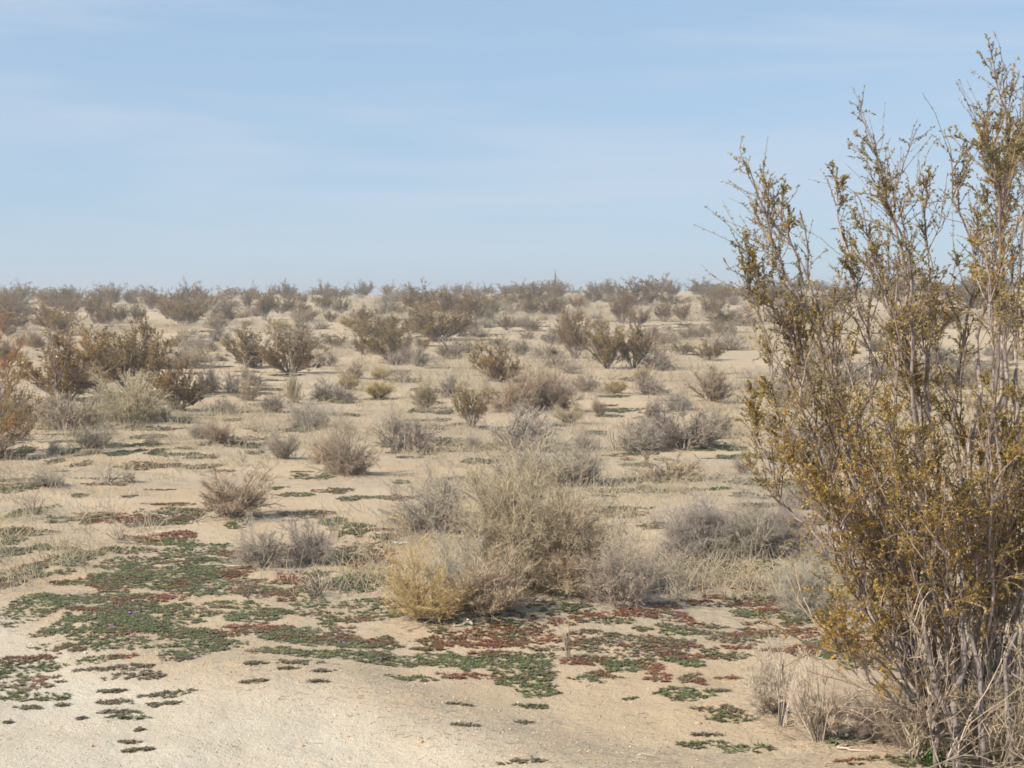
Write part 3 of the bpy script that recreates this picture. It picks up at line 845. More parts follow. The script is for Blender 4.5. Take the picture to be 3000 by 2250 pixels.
def proto_creosote(seed, n0=20, n1=7, n2=5, nl=7, leaf=.022, r=.008, spread=46, bare=.3, flat=.8, droop=0):
    rng = np.random.default_rng(seed)
    az = rng.uniform(0, 2 * np.pi, n0)
    th = np.radians(spread) * rng.random(n0) ** .65
    d = np.stack([np.sin(th) * np.cos(az), np.sin(th) * np.sin(az), np.cos(th)], -1)
    # an uneven, flat-topped V: tips end somewhere below z = 1, within radius .5
    Lz = rng.uniform(flat, 1.0, n0) / np.maximum(d[:, 2], .2)
    Lr = .52 / np.maximum(np.sin(th), .05)
    Ln = np.minimum(Lz, Lr * rng.uniform(.8, 1.05, n0)) * .88
    p = np.zeros((n0, 3))
    rb = rng.random(n0) * .07
    p[:, 0], p[:, 1] = rb * np.cos(az), rb * np.sin(az)
    p[:, 2] = -.03
    P0 = lines(p, d, Ln, 8, rng, .13, .05, .10)
    P1, i1, t1 = sprout(P0, n1, rng, bare, 1.0, .33, .25, .25, .5, 5, .18, .05, .45)
    P2, i2, t2 = sprout(P1, n2, rng, .2, 1.0, .42, .18, .3, .6, 4, .2, .05)
    wood = [tubes(P0, tap(n0, 8, r * 1.6, r * .6, rng), np.dstack([tn(n0, 8, rng.random(n0), (0, .3))[..., :2], np.zeros((n0, 8, 1))])),
            tubes(P1, tap(len(P1), 5, r * .6, r * .3, rng), np.dstack([tn(len(P1), 5, rng.random(len(P1)), (.2, .7))[..., :2], np.zeros((len(P1), 5, 1))])),
            tubes(P2, tap(len(P2), 4, r * .3, r * .2, rng), np.dstack([tn(len(P2), 4, rng.random(len(P2)), (.5, .8))[..., :2], np.zeros((len(P2), 4, 1))]))]
    wood = join(wood)
    n = len(P2)
    idx = np.repeat(np.arange(n), nl)
    t = rng.random(len(idx)) ** .7
    f = t * 3
    i = np.minimum(f.astype(int), 2)
    w = (f - i)[:, None]
    q = P2[idx, i] * (1 - w) + P2[idx, i + 1] * w + rng.normal(size=(len(idx), 3)) * .006
    dd = unit(P2[idx, i + 1] - P2[idx, i])
    V, Q = leaf_quads(q, dd, leaf, rng, .5, .8)
    # golden and olive shoots: colour by main stem and by twig
    st = rng.random(n0)[i1][i2][idx]
    g = np.clip(st * .75 + .35 * rng.random(n)[idx] - .28 + .12 * rng.normal(size=len(idx)), 0, 1)
    T = np.stack([np.clip(.5 * rng.random(len(idx)) + .5 * rng.random(n)[idx], 0, 1), g], -1)
    nx, nz = fit(V)
    a = mesh('branchwork', wood[0] * [nx, nx, nz], *wood[1:], M_BARK)
    b = mesh('foliage', V * [nx, nx, nz], Q, np.repeat(T, 4, axis=0), M_LEAF, smooth=False)
    return a, b


LIB = {
    # near, full detail
    'dome': [proto_dry(s, 'dome', 58, 10, 8, 4, .0040) for s in (1, 2, 3, 4)],
    'big': [proto_dry(s, 'mound', 170, 11, 8, 4, .0036) for s in (5, 6)],
    'broom': [proto_dry(s, 'broom', 80, 9, 7, 3, .0034) for s in (11, 12)],
    'fan': [proto_dry(s, 'fan', 60, 10, 8, 3, .0040) for s in (21, 22, 23)],
    'lean': [proto_dry(s, 'lean', 50, 9, 7, 3, .0045) for s in (31,)],
    'straw': [proto_dry(s, 'straw', r=.011) for s in (41, 42, 43)],
    # far, fewer and stouter twigs
    'fdome': [proto_dry(s, 'dome', 40, 8, 7, 3, .0068) for s in (51, 52, 53, 54)],
    'ffan': [proto_dry(s, 'fan', 42, 8, 7, 3, .0068) for s in (61, 62, 63)],
    'fbroom': [proto_dry(s, 'broom', 50, 8, 7, 3, .0065) for s in (71, 72)],
    # creosote
    'creo': [proto_creosote(s, 30, 9, 6, 8, .027, .0062, 50, .25) for s in (81, 82, 83)],
    'creov': [proto_creosote(s, 28, 9, 6, 8, .026, .0062, 38, .25, .75) for s in (84, 85)],
    'creow': [proto_creosote(s, 34, 9, 6, 8, .026, .0065, 64, .22, .6) for s in (86, 87)],
    'creosp': [proto_creosote(s, 30, 9, 6, 8, .025, .0060, 55, .28, .65) for s in (88, 89)],
}
COLS = {
    'g': (.47, .395, .31), 't': (.56, .445, .28), 'y': (.57, .43, .18), 'w': (.55, .47, .35), 'p': (.70, .60, .45), 'k': (.36, .295, .235),
    'o': (.31, .255, .14), 'r': (.36, .20, .12), 'b': (.42, .32, .22), 'l': (.46, .40, .33),
    # creosote leaves
    'c': (.21, .155, .06), 'cd': (.185, .13, .068), 'cb': (.24, .155, .065), 'cg': (.215, .175, .09), 'cy': (.42, .22, .045), 'cr': (.48, .15, .06), 'ch': (.25, .21, .08),
}
KIND = {'d': ('dry_bush', 'dry bush'), 'c': ('creosote_bush', 'creosote bush'), 'b': ('rabbitbrush', 'rabbitbrush'), 's': ('straw_tuft', 'straw tuft')}
GRP = {'dry_bush': 'dry bushes on the desert plain', 'creosote_bush': 'creosote bushes on the desert plain', 'rabbitbrush': 'yellow tipped rabbitbrush', 'straw_tuft': 'pale tufts of dead straw'}
_cnt = {}
SPOTS = []
rnd = random.Random(5)


def thing(name, label, cat, loc=(0, 0, 0), rz=0, group=None):
    o = bpy.data.objects.new(name, None)
    COL.objects.link(o)
    o.empty_display_size = .1
    o.location = loc
    o.rotation_euler = (0, 0, rz)
    o['label'] = label
    o['category'] = cat
    if group:
        o['group'] = group
    return o


def part(name, m, parent, color=None):
    o = bpy.data.objects.new(name, m)
    COL.objects.link(o)
    o.parent = parent
    if color:
        o.color = (*color, 1)
    return o


def plant(lib, col, loc, w, h, label, rz=None, group=None, depth=None):
    kind = 'c' if lib.startswith('creo') else 'b' if col == 'y' else 's' if lib == 'straw' else 'd'
    name, cat = KIND[kind]
    k = _cnt.get(lib, 0)
    _cnt[lib] = k + 1
    ms = LIB[lib][k % len(LIB[lib])]
    if rz is None:
        rz = rnd.uniform(-.5, .5) if lib == 'lean' else rnd.uniform(0, 6.28)
    o = thing(name, label, cat, loc, rz, group or GRP[name])
    SPOTS.append((loc[0], loc[1], w, kind))
    ww = w * (1.06 if kind != 'c' else 1.04)
    o.scale = (ww, ww, h)
    j = rnd.uniform(.9, 1.1)
    if kind == 'd' and loc[1] > 20:
        j *= .76          # darker twig tint farther out, so dry bushes stand off the sand
    c = tuple(min(1, x * j * rnd.uniform(.96, 1.04)) for x in COLS[col])
    for m in ms:
        part(m.name.split('.')[0], m, o, c)
    return o


for (reg, x, y, w, h, lib, col, lab), (X, Y, ww, hh, dist) in zip(TABLE, POS):
    if dist > 40 and lib.startswith('creo'):
        ww, hh = ww * 1.1, hh * 1.04
    if dist > 22 and lib in ('dome', 'fan', 'broom'):
        lib = 'f' + lib
    plant(lib, col, (X, Y, float(ground_z(X, Y))), ww, hh, lab)

# ------------------------------------------------------------------ the large creosote bush close by


def smooth_line(pts, k):
    pts = np.asarray(pts, float)
    s = np.concatenate([[0], np.linalg.norm(np.diff(pts, axis=0), axis=1).cumsum()])
    t = np.linspace(0, s[-1], k * 4)
    P = np.stack([np.interp(t, s, pts[:, i]) for i in range(3)], -1)
    for _ in range(k // 2):
        P[1:-1] = (P[:-2] + 2 * P[1:-1] + P[2:]) / 4
    return P[np.linspace(0, len(P) - 1, k).round().astype(int)]


def near_stem(root, rng, pts, r0, leafy, nb, golden, dens=1.0, peel=None, reach=1.0, label=None):
    """one main stem of a near creosote: wood as a part, its leaves as a sub-part.  pts in world metres relative to the root"""
    k = 26
    P0 = smooth_line(pts, k)
    w = rng.normal(size=(k, 3)).cumsum(0) * .0085
    P0 = P0 + w - w[:1]
    Ln = np.linalg.norm(np.diff(P0, axis=0), axis=1).sum()
    P0 = P0[None]
    rad = (.66 * r0 * (1 - np.linspace(0, 1, k)) ** .8 + .0016)[None]
    T0 = np.zeros((1, k, 3))
    T0[..., 0] = rng.random()
    T0[..., 1] = np.linspace(0, .5, k) ** 1.5
    if peel:
        T0[0, int(peel[0] * k):int(peel[1] * k), 2] = 1
    wood = [tubes(P0, rad, T0, 7)]
    P1, i1, t1 = sprout(P0, nb, rng, leafy, .97, .30, .42, .0, .0, 7, .2, .05, 0, tpow=.85)
    L1 = rng.uniform(.17, .50, len(P1)) * reach * (1.2 - .92 * t1)
    st = P1[:, :1].copy()
    d1 = []
    f = t1 * (k - 1)
    ii = np.minimum(f.astype(int), k - 2)
    tan = unit(P0[0, ii + 1] - P0[0, ii])
    d1 = tan * .9 + np.clip(rng.normal(size=tan.shape), -1.6, 1.6) * .44
    d1[:, 2] += .35
    P1 = lines(st[:, 0], unit(d1), L1, 7, rng, .16, .06, .12)
    # the leading shoot counts as a branch as well
    tip = P0[:, -7:]
    P1 = np.concatenate([P1, tip])
    n1 = len(P1)
    r1 = np.concatenate([np.full(n1 - 1, 1.0), [.8]])[:, None]
    t_1 = tn(n1, 7, rng.random(n1), (.2, .7))
    t_1[..., 2] = 0
    wood.append(tubes(P1, np.linspace(.0028, .0011, 7)[None] * rng.uniform(.75, 1.35, (n1, 1)) * r1, t_1, 4))
    P2, i2, t2 = sprout(P1, 9, rng, .25, 1.0, .55, .22, .26, .62, 5, .25, .06, .45)
    n2 = len(P2)
    t_2 = tn(n2, 5, rng.random(n2), (.6, .9))
    t_2[..., 2] = 0
    wood.append(tubes(P2, tap(n2, 5, .0013, .0007, rng), t_2, 3))
    stem = mesh('branch', *join(wood), M_BARK)
    o = part('branch', stem, root)
    if label:
        o['label'] = label
    nl = max(3, int(23 * dens))
    idx = np.repeat(np.arange(n2), nl)
    t = .05 + .95 * rng.random(len(idx)) ** .85
    f = t * 4
    i = np.minimum(f.astype(int), 3)
    w = (f - i)[:, None]
    q = P2[idx, i] * (1 - w) + P2[idx, i + 1] * w
    dd = unit(P2[idx, i + 1] - P2[idx, i])
    V, Q = leaf_quads(q, dd, .0098, rng, .52, .75)
    bright = rng.random(n2)[idx]
    g = np.clip(golden + .22 * rng.normal(size=n1)[i2][idx] + .12 * rng.normal(size=len(idx)), 0, 1)
    T = np.stack([np.clip(.4 * bright + .6 * rng.random(len(idx)), 0, 1), g], -1)
    part('foliage', mesh('foliage', V, Q, np.repeat(T, 4, axis=0), M_LEAF, smooth=False), o, COLS['ch'])
    return o


def hero():
    rng = np.random.default_rng(77)
    base = hit(2890, 2185)
    D0 = base[1]
    root = thing('creosote_bush', 'big creosote bush close by at the right, grey stems with olive-gold leaves against the sky', 'creosote bush', tuple(base))
    root['group'] = GRP['creosote_bush']

    def px_stem(pl, dtip, dbase=0.0):
        n = len(pl)
        out = []
        for j, (u, v) in enumerate(pl):
            s = j / (n - 1)
            out.append(at(u, v, D0 + dbase + (dtip - dbase) * s ** .8) - base)
        z0 = float(ground_z(base[0] + out[0][0], base[1] + out[0][1])) - base[2] - .03
        out.insert(0, np.array([out[0][0] * .97 + .01, out[0][1], min(z0, out[0][2] - .05)]))
        return out
    # stems: outline of the bush as seen, each at its own depth; (points, tip depth, radius, leafy from, branches, golden, density, peel)
    SP = [
        ([(2740, 2110), (2583, 1712), (2393, 1390), (2316, 1157), (2226, 994), (2131, 690)], -.25, .012, .52, 22, .25, .8, (.50, .56)),
        ([(2700, 2080), (2480, 1640), (2330, 1480), (2240, 1380), (2190, 1180), (2150, 1030)], .15, .008, .55, 20, .45, .9, None),
        ([(2720, 2090), (2540, 1690), (2380, 1430), (2290, 1240), (2240, 1090), (2215, 930)], .35, .008, .5, 18, .5, .9, None),
        ([(2760, 2120), (2620, 1700), (2500, 1350), (2450, 1050), (2400, 880), (2330, 640), (2250, 445)], .1, .013, .45, 24, .3, .75, None),
        ([(2770, 2120), (2640, 1700), (2540, 1330), (2480, 1050), (2400, 850), (2350, 640), (2300, 395)], -.3, .012, .5, 22, .25, .75, None),
        ([(2780, 2130), (2680, 1700), (2600, 1300), (2560, 1000), (2500, 700), (2452, 385)], .3, .012, .52, 24, .25, .75, None),
        ([(2775, 2130), (2660, 1650), (2570, 1250), (2530, 1000), (2470, 760), (2389, 430)], -.1, .012, .5, 22, .3, .75, None),
        ([(2760, 2120), (2600, 1700), (2450, 1300), (2370, 1000), (2290, 840), (2215, 655)], -.4, .011, .5, 20, .35, .8, None),
        ([(2800, 2140), (2720, 1700), (2660, 1300), (2640, 1000), (2630, 720), (2570, 520), (2542, 325)], .2, .014, .55, 22, .2, .7, (.44, .50)),
        ([(2800, 2150), (2730, 1650), (2700, 1250), (2715, 900), (2700, 650), (2640, 500), (2637, 350)], -.35, .015, .55, 26, .25, .8, None),
        ([(2810, 2150), (2750, 1700), (2700, 1250), (2680, 1000), (2690, 780), (2690, 600), (2683, 372)], .45, .012, .52, 22, .3, .8, (.50, .60)),
        ([(2830, 2150), (2800, 1700), (2800, 1300), (2820, 1000), (2840, 760), (2790, 580), (2768, 380)], -.15, .014, .58, 20, .2, .7, None),
        ([(2840, 2150), (2830, 1700), (2850, 1300), (2880, 900), (2885, 650), (2860, 420), (2827, 205)], .25, .016, .6, 20, .2, .75, None),
        ([(2850, 2150), (2860, 1700), (2890, 1250), (2900, 850), (2890, 600), (2870, 420), (2866, 250)], -.2, .016, .55, 26, .3, .85, None),
        ([(2870, 2150), (2890, 1700), (2910, 1200), (2905, 850), (2960, 560), (2985, 400), (2972, 146)], .1, .018, .6, 24, .35, .9, None),
        ([(2880, 2150), (2900, 1600), (2920, 1100), (2950, 700), (2960, 450), (2912, 170)], -.3, .015, .6, 20, .25, .8, None),
        ([(2900, 2150), (2950, 1600), (2980, 1100), (2990, 700), (3010, 400), (2985, 170)], .4, .015, .55, 24, .35, .85, None),
        ([(2950, 2170), (3030, 1600), (3100, 1000), (3120, 600), (3130, 260)], .2, .015, .4, 22, .3, .8, None),
        ([(2970, 2180), (3080, 1600), (3180, 1050), (3240, 700), (3260, 420)], -.2, .014, .4, 20, .3, .8, None),
        ([(2980, 2180), (3150, 1700), (3300, 1250), (3380, 950), (3420, 700)], .2, .013, .4, 20, .3, .8, None),
        # low golden sprays at the left foot
        ([(2760, 2130), (2680, 2030), (2590, 1900), (2520, 1800), (2490, 1735)], -.35, .006, .45, 13, .8, .9, None),
        ([(2750, 2130), (2650, 2080), (2570, 1990), (2500, 1900), (2450, 1850)], -.45, .006, .45, 13, .8, .9, None),
        ([(2745, 2135), (2660, 2060), (2600, 1960), (2560, 1880), (2540, 1790)], -.25, .006, .4, 13, .75, .9, None),
    ]
    for pl, dt, r, lf, nb, g, dn, peel in SP:
        near_stem(root, rng, px_stem([(a, b + max(0, 120 * (1300 - b) / 1000)) for a, b in pl], dt, rng.uniform(-.12, .12)), r, lf, int(nb * .78), g, dn, peel, label='grey stem with a strip of bare white wood' if peel else None)
    # inner stems that fill the middle with golden leaves
    for j in range(28):
        ut = rng.uniform(2290, 3250)
        vt = rng.uniform(800, 1480)
        if ut < 2450:
            vt = max(vt, 900)
        ub = 2780 + (ut - 2400) * .22 + rng.uniform(-40, 40)
        um = ub * .45 + ut * .55 + rng.uniform(-30, 50)
        pl = [(ub, 2140), (um, 1750 + .1 * (vt - 900)), ((um + ut) / 2 + 15, (1750 + vt) / 2), (ut, vt)]
        near_stem(root, rng, px_stem(pl, rng.uniform(-.6, .65), rng.uniform(-.2, .2)), rng.uniform(.004, .008), .28, 20, rng.uniform(.45, .95), .95)
    # stout old trunks at the foot
    for pl, r in (([(2800, 2225), (2800, 2160), (2770, 2075), (2740, 2020), (2715, 1900), (2690, 1760), (2665, 1640)], .014),
                  ([(2800, 2190), (2790, 2120), (2785, 2040), (2815, 1960), (2805, 1890), (2785, 1800), (2790, 1700), (2780, 1560)], .015),
                  ([(2730, 2140), (2690, 2100), (2640, 2065), (2590, 2040), (2560, 1960), (2545, 1880)], .008),
                  ([(3060, 2140), (3010, 1990), (2960, 1965), (2930, 1975)], .010),
                  ([(2960, 2190), (2950, 2060), (2935, 1950), (2975, 1830), (3000, 1650)], .010),
                  ([(2880, 2190), (2870, 2080), (2885, 1960), (2860, 1850), (2870, 1650)], .012)):
        P = smooth_line(px_stem(pl, -.22, -.32), 26)[None]
        P = P + (rng.normal(size=(1, 26, 3)) * [.006, .006, .002]).cumsum(1) * np.linspace(0, 1, 26)[None, :, None]
        T0 = np.zeros((1, 26, 3))
        T0[..., 0] = .12
        V = tubes(P, (r * (1 - .88 * np.linspace(0, 1, 26) ** 1.5))[None], T0, 9)
        o = part('branch', mesh('branch', *V, M_BARK), root)
        o['label'] = 'thick bare grey trunk at the foot of the bush'
    # brittle dead twigs at the crown of the root
    P0 = []
    for j in range(90):
        u, v = rng.uniform(2640, 3040), rng.uniform(2100, 2220)
        p = at(u, v, D0 + rng.uniform(-.5, .3)) - base
        P0.append(p)
    P0 = np.array(P0)
    P0[:, 2] = np.minimum(P0[:, 2], .05)
    d = rng.normal(size=P0.shape) * .55
    d[:, 2] += 1
    A = lines(P0, unit(d), rng.uniform(.15, .5, 90), 7, rng, .2, .06)
    B, ib, tb = sprout(A, 7, rng, .2, 1, .5, .2, .3, .7, 5, .2, .06)
    C, ic, tc_ = sprout(B, 5, rng, .2, 1, .5, .2, .3, .7, 4, .2, .05)
    m = mesh('dead_twig_mat', *join([tubes(A, tap(90, 7, .0032, .0016, rng), tn(90, 7, rng.random(90), (.1, .7))), tubes(B, tap(len(B), 5, .0018, .001, rng), tn(len(B), 5, rng.random(len(B)), (.3, .9))),
                                     tubes(C, tap(len(C), 4, .0011, .0007, rng), tn(len(C), 4, rng.random(len(C)), (.4, 1)))]), M_TWIG)
    part('dead_twig_mat', m, root, COLS['b'])


hero()


def left_shrub():
    rng = np.random.default_rng(78)
    base = hit(-70, 1335)
    D0 = base[1]
    root = thing('creosote_bush', 'creosote bush cut by the left frame edge, rusty red above, orange and green leaves', 'creosote bush', tuple(base))
    root['group'] = GRP['creosote_bush']
    tips = [(10, 955, 'r'), (-40, 930, 'r'), (35, 1010, 'r'), (20, 1060, 'r'), (60, 1030, 'y'), (75, 1060, 'y'), (45, 1090, 'y'), (-20, 1080, 'y'), (30, 1130, 'y'), (-10, 1160, 'y'),
            (85, 1150, 'c'), (100, 1170, 'c'), (115, 1190, 'c'), (95, 1220, 'c'), (60, 1200, 'y'), (80, 1260, 'y'), (40, 1240, 'y'), (10, 1230, 'y'), (-40, 1200, 'c'), (100, 1250, 'c'), (60, 1290, 'y'), (-120, 960, 'r'), (-160, 1050, 'y'), (-200, 1150, 'c')]
    for u, v, c in tips:
        dt = rng.uniform(-.5, .5)
        b = np.array([rng.uniform(-.05, .05), rng.uniform(-.05, .05), -.03])
        e = at(u, v, D0 + dt) - base
        mid = b * .5 + e * .5 + np.array([-.02, 0, -.04])
        o = near_stem(root, rng, [b, mid, e], .008, .42, 9, {'r': .35, 'y': .9, 'c': .2}[c], .95, None, 1.0)
        for ch in o.children:
            ch.color = (*COLS[{'r': 'cr', 'y': 'cy', 'c': 'c'}[c]], 1)


left_shrub()

# ------------------------------------------------------------------ the rest of the far brush, too small to tell apart
r2 = np.random.default_rng(9)
gx = 'far bushes along the crest of the plain'
for i in range(50):
    y = r2.uniform(104, 150)
    x = (i + r2.uniform(.1, .9)) / 50 * 2 - 1
    x *= y * .36
    z = float(ground_z(x, y))
    plant('creosp' if r2.random() < .5 else 'creow', 'cd' if r2.random() < .6 else 'cg', (x, y, z - .05), r2.uniform(1.2, 2.6), r2.uniform(.7, 1.35),
          'small hazy creosote bush in the low band of scrub along the crest', group=gx)
gc = 'small creosote bushes lost in the far scrub'
done = 0
while done < 46:
    y = 40 + 62 * r2.random()
    x = r2.uniform(-.36, .36) * y
    if vn(x / 11, y / 14, 57) < -.02:
        continue
    plant(('creo', 'creow', 'creosp', 'creov')[r2.integers(4)], ('c', 'cd', 'cb', 'cd')[r2.integers(4)], (x, y, float(ground_z(x, y)) - .01), r2.uniform(.9, 2.3), r2.uniform(.5, 1.15),
          'little olive-brown creosote bush half lost in the scrub of the far plain', group=gc)
    done += 1
gt = 'small tufts scattered over the far plain'
done = 0
while done < 175:
    y = 13 + 90 * r2.random() ** 1.1
    x = r2.uniform(-.36, .36) * y
    if vn(x / 7, y / 7, 77) < -.08:
        continue
    s = r2.uniform(.22, .54) * (1 + y / 130)
    c = 'gtkotbob'[r2.integers(8)] if y > 35 else 'gtglkotb'[r2.integers(8)]
    plant('ffan' if r2.random() < .5 else 'fdome', c, (x, y, float(ground_z(x, y)) - .01), s * r2.uniform(1.1, 1.9), s * .8,
          'little dry tuft among the scattered low brush of the open plain', group=gt)
    done += 1

# ------------------------------------------------------------------ ground cover: low filaree mats, green, red and drab
PATCH = {
    8: """60 630 150 80 g|110 860 330 160 m|60 700 200 50 g|240 680 120 50 m|470 740 260 160 g|700 690 130 40 g|850 780 330 90 g|1100 640 400 50 g|1250 700 330 120 g|1150 840 500 190 g|1400 930 500 150 m|820 870 300 120 g|400 830 150 50 m|390 895 110 25 r|640 915 110 25 r|220 1050 350 170 g|500 1020 250 90 g|640 1130 500 220 g|850 1190 380 110 m|950 1000 330 80 m|1150 1080 280 90 g|1330 1090 200 40 m|700 1290 600 90 g|1250 1260 450 130 g|1450 1310 250 70 g|1500 1040 300 60 g|1650 1110 350 80 g|1750 1090 180 40 m|1870 1240 250 70 m|1950 1100 200 40 m|2050 1030 200 70 g|2150 1150 150 80 g|1850 1010 100 25 r|1750 1200 150 25 r|1700 960 300 70 m|1930 960 200 60 g|2080 920 150 60 m|1900 880 240 70 r|1530 830 180 60 r|2060 850 150 60 g|1100 470 450 110 m|1000 510 300 50 m|1230 480 120 70 g|1530 520 120 40 g|190 440 200 70 g|400 490 120 40 g|620 480 150 60 m|100 60 200 60 g|460 50 90 40 g|580 60 60 30 g|770 65 110 35 g|1030 45 80 30 g|900 45 50 25 g|110 290 150 25 g|300 260 130 60 g|360 110 100 30 g|520 130 100 40 m|230 100 100 20 g|520 335 100 25 g|1000 140 300 50 m|1300 150 200 30 m|840 340 80 15 m|1950 210 100 30 g|2060 220 150 25 g|1800 285 80 40 g|1920 330 180 25 g|2000 460 300 60 m|2150 500 150 60 g|150 1400 330 60 m|250 1390 140 25 r|200 1470 400 100 g|150 1560 330 80 m|50 1640 150 50 g|300 1645 260 50 g|650 1400 250 60 g|800 1380 170 40 r|620 1465 200 20 b|850 1445 280 30 b|900 1500 300 50 b|1180 1365 260 50 g|1180 1395 150 25 b|1650 1425 110 12 b|1650 1545 130 20 b|730 1605 120 15 b|1050 1625 280 30 b|330 1230 200 60 g|520 900 260 40 m|1000 900 300 60 g|1330 800 260 90 g|700 1010 200 40 g""",
    9: """920 580 250 36 b|940 650 250 28 b|1040 705 260 32 g|1330 595 220 32 b|910 485 170 20 b|1040 900 130 22 b|1050 970 110 18 b|1185 957 60 10 b|665 707 50 10 b|2070 405 170 22 b|2040 260 150 14 b|1120 805 30 10 b|60 742 40 12 b|490 600 90 14 b|250 620 180 26 b""",
    10: """1130 385 340 42 g|500 30 300 60 m|650 110 250 70 g|880 110 250 90 m|880 200 160 40 b|1350 90 400 80 m|1250 140 200 40 m|1700 120 400 36 r|1950 60 200 120 m|1350 200 260 70 g|1500 260 350 80 g|1800 270 600 120 g|2100 250 300 150 g|1700 370 600 36 r|1450 375 130 20 r|2050 400 450 130 g|2150 500 250 100 g|1730 185 200 50 m|1900 180 300 50 m|2130 610 200 28 g|1160 270 150 18 b|900 50 150 30 m|620 50 150 40 m|200 30 350 60 m|350 405 110 14 b|390 320 130 14 b|200 250 280 24 b|120 300 120 14 b|1500 590 180 14 b|2030 740 110 14 b|1560 760 160 14 b|2000 1060 300 24 b""",
    7: """1450 1070 330 80 g|700 1150 300 60 g|1050 1120 300 80 m|1150 1190 350 60 m|1650 1150 400 50 m|1700 1110 300 40 r|1900 1090 250 70 r|2100 1110 300 60 m|2100 1060 200 40 r|1450 1165 180 30 r|610 1215 130 40 g|1600 1220 200 25 m|1770 1240 140 25 b|1960 1205 140 30 m|2150 1190 200 40 m|1620 1280 200 40 m|1490 1300 80 25 r|1840 1310 80 20 r|2150 1290 200 50 m|100 720 350 150 m|80 560 200 100 g|260 610 150 50 g|330 610 80 30 r|160 780 350 60 r|50 880 200 100 g|280 880 150 80 m|100 950 180 50 g|160 1030 300 70 g|250 1110 300 70 g|60 1140 150 60 m|1760 660 150 80 g|1800 450 250 50 m|1740 270 150 20 g|1950 235 300 30 g|1970 290 120 40 g|2050 305 90 25 g|2180 790 150 60 g|1850 100 70 20 r|1930 140 170 25 g|2100 105 90 20 g|880 115 150 30 g|550 65 70 25 g|350 55 60 20 g|390 250 80 35 g|760 230 150 20 g|40 360 120 30 g|380 360 150 20 r|1800 1410 400 70 g|1560 1410 250 50 r|1850 1460 300 60 g|1990 1450 150 60 r|2030 1520 150 60 m|2150 1390 200 60 g|1650 1520 400 80 m|1700 1500 200 40 r|2180 1610 200 60 g|1870 1655 150 20 g|1300 1330 300 40 m|900 1240 200 40 m|2060 860 180 40 r|2100 950 200 50 m""",
    6: """130 330 380 100 g|480 340 200 50 g|400 400 200 40 r|240 420 180 50 g|620 405 130 50 g|100 480 200 60 r|420 470 250 70 m|500 495 150 30 r|210 550 110 30 r|570 570 250 70 m|60 580 150 15 r|250 600 300 50 m|450 660 250 70 g|580 635 150 20 r|480 720 160 30 r|720 680 180 80 g|870 690 220 80 g|690 730 130 40 m|430 765 90 35 g|150 740 200 30 m|340 820 330 70 m|500 810 200 60 m|40 870 130 40 r|130 920 200 60 g|330 940 190 50 g|50 980 150 50 g|330 880 250 20 r|800 900 300 50 r|60 1080 130 60 m|120 1100 80 45 r|270 1080 150 15 r|80 1185 250 70 g|250 1160 110 15 b|240 1290 260 40 g|300 1345 270 50 g|170 1445 140 15 b|130 1510 280 40 g|430 1540 250 50 g|860 850 150 50 m|1150 590 150 40 r|1110 525 60 25 r|1100 420 200 90 m|1080 770 250 60 m|900 930 150 80 g|1100 1470 400 50 g|1600 1610 500 90 g|1150 1610 300 40 m|900 170 200 50 m|830 60 200 40 r|1000 480 200 40 m|950 780 260 30 r|1200 860 260 40 r|640 900 240 24 r""",
    5: """380 1300 300 30 g|520 1470 400 50 g|700 1500 250 40 m|300 1245 200 25 g|120 1255 150 20 g|230 1150 260 30 g|650 1290 400 25 g|750 1330 300 25 g|450 1560 240 20 b""",
    3: """1600 1455 400 30 g|1330 1600 300 40 g|960 1430 130 35 g|1060 1300 200 20 g|500 1365 300 25 g|620 1370 260 20 g|1550 1260 180 25 g|1110 1140 200 14 g|1450 1330 120 20 g|60 1545 200 50 g|1640 1280 90 15 g|1240 1000 150 30 g|1900 1540 200 50 g|1640 1410 100 12 b|300 570 400 12 g""",
    2: """1350 1010 200 35 g|1290 940 200 24 m|1580 1380 200 40 g|1490 1490 130 30 g|1640 1330 100 25 g|1700 1530 200 40 g|1540 1600 120 30 g|1270 1590 100 20 g|1330 1470 200 30 g|1450 1335 200 20 g|230 1260 130 30 g|700 1165 250 30 g|880 1190 200 20 b|1150 1160 200 20 g|1450 1255 150 40 g|1320 1530 300 60 g|500 1400 250 50 g|870 1290 300 20 g|80 1530 220 40 g|130 1590 150 40 m|2000 1560 200 40 g|1780 1370 120 40 g|1470 1080 120 40 b|1660 1270 150 30 b|1250 960 150 20 b""",
    1: """480 1385 260 50 g|120 1590 260 60 g|620 1440 120 25 g|1200 1460 230 30 g|1500 1340 150 30 b|1870 1335 140 22 g|1970 1530 300 50 g|1660 1520 100 40 g|950 1605 150 40 g|740 1600 80 35 g|560 1590 100 45 g|1280 1585 100 45 g|1130 1580 80 40 g|2040 1400 100 15 g|1080 1390 130 20 b|880 1530 100 35 g|680 1560 90 40 g|1580 810 120 18 g|1620 890 140 18 g|1500 1560 150 20 g""",
}
CC = {'g': (.115, .122, .052), 'm': (.145, .105, .055), 'r': (.20, .085, .046), 'b': (.14, .115, .068)}


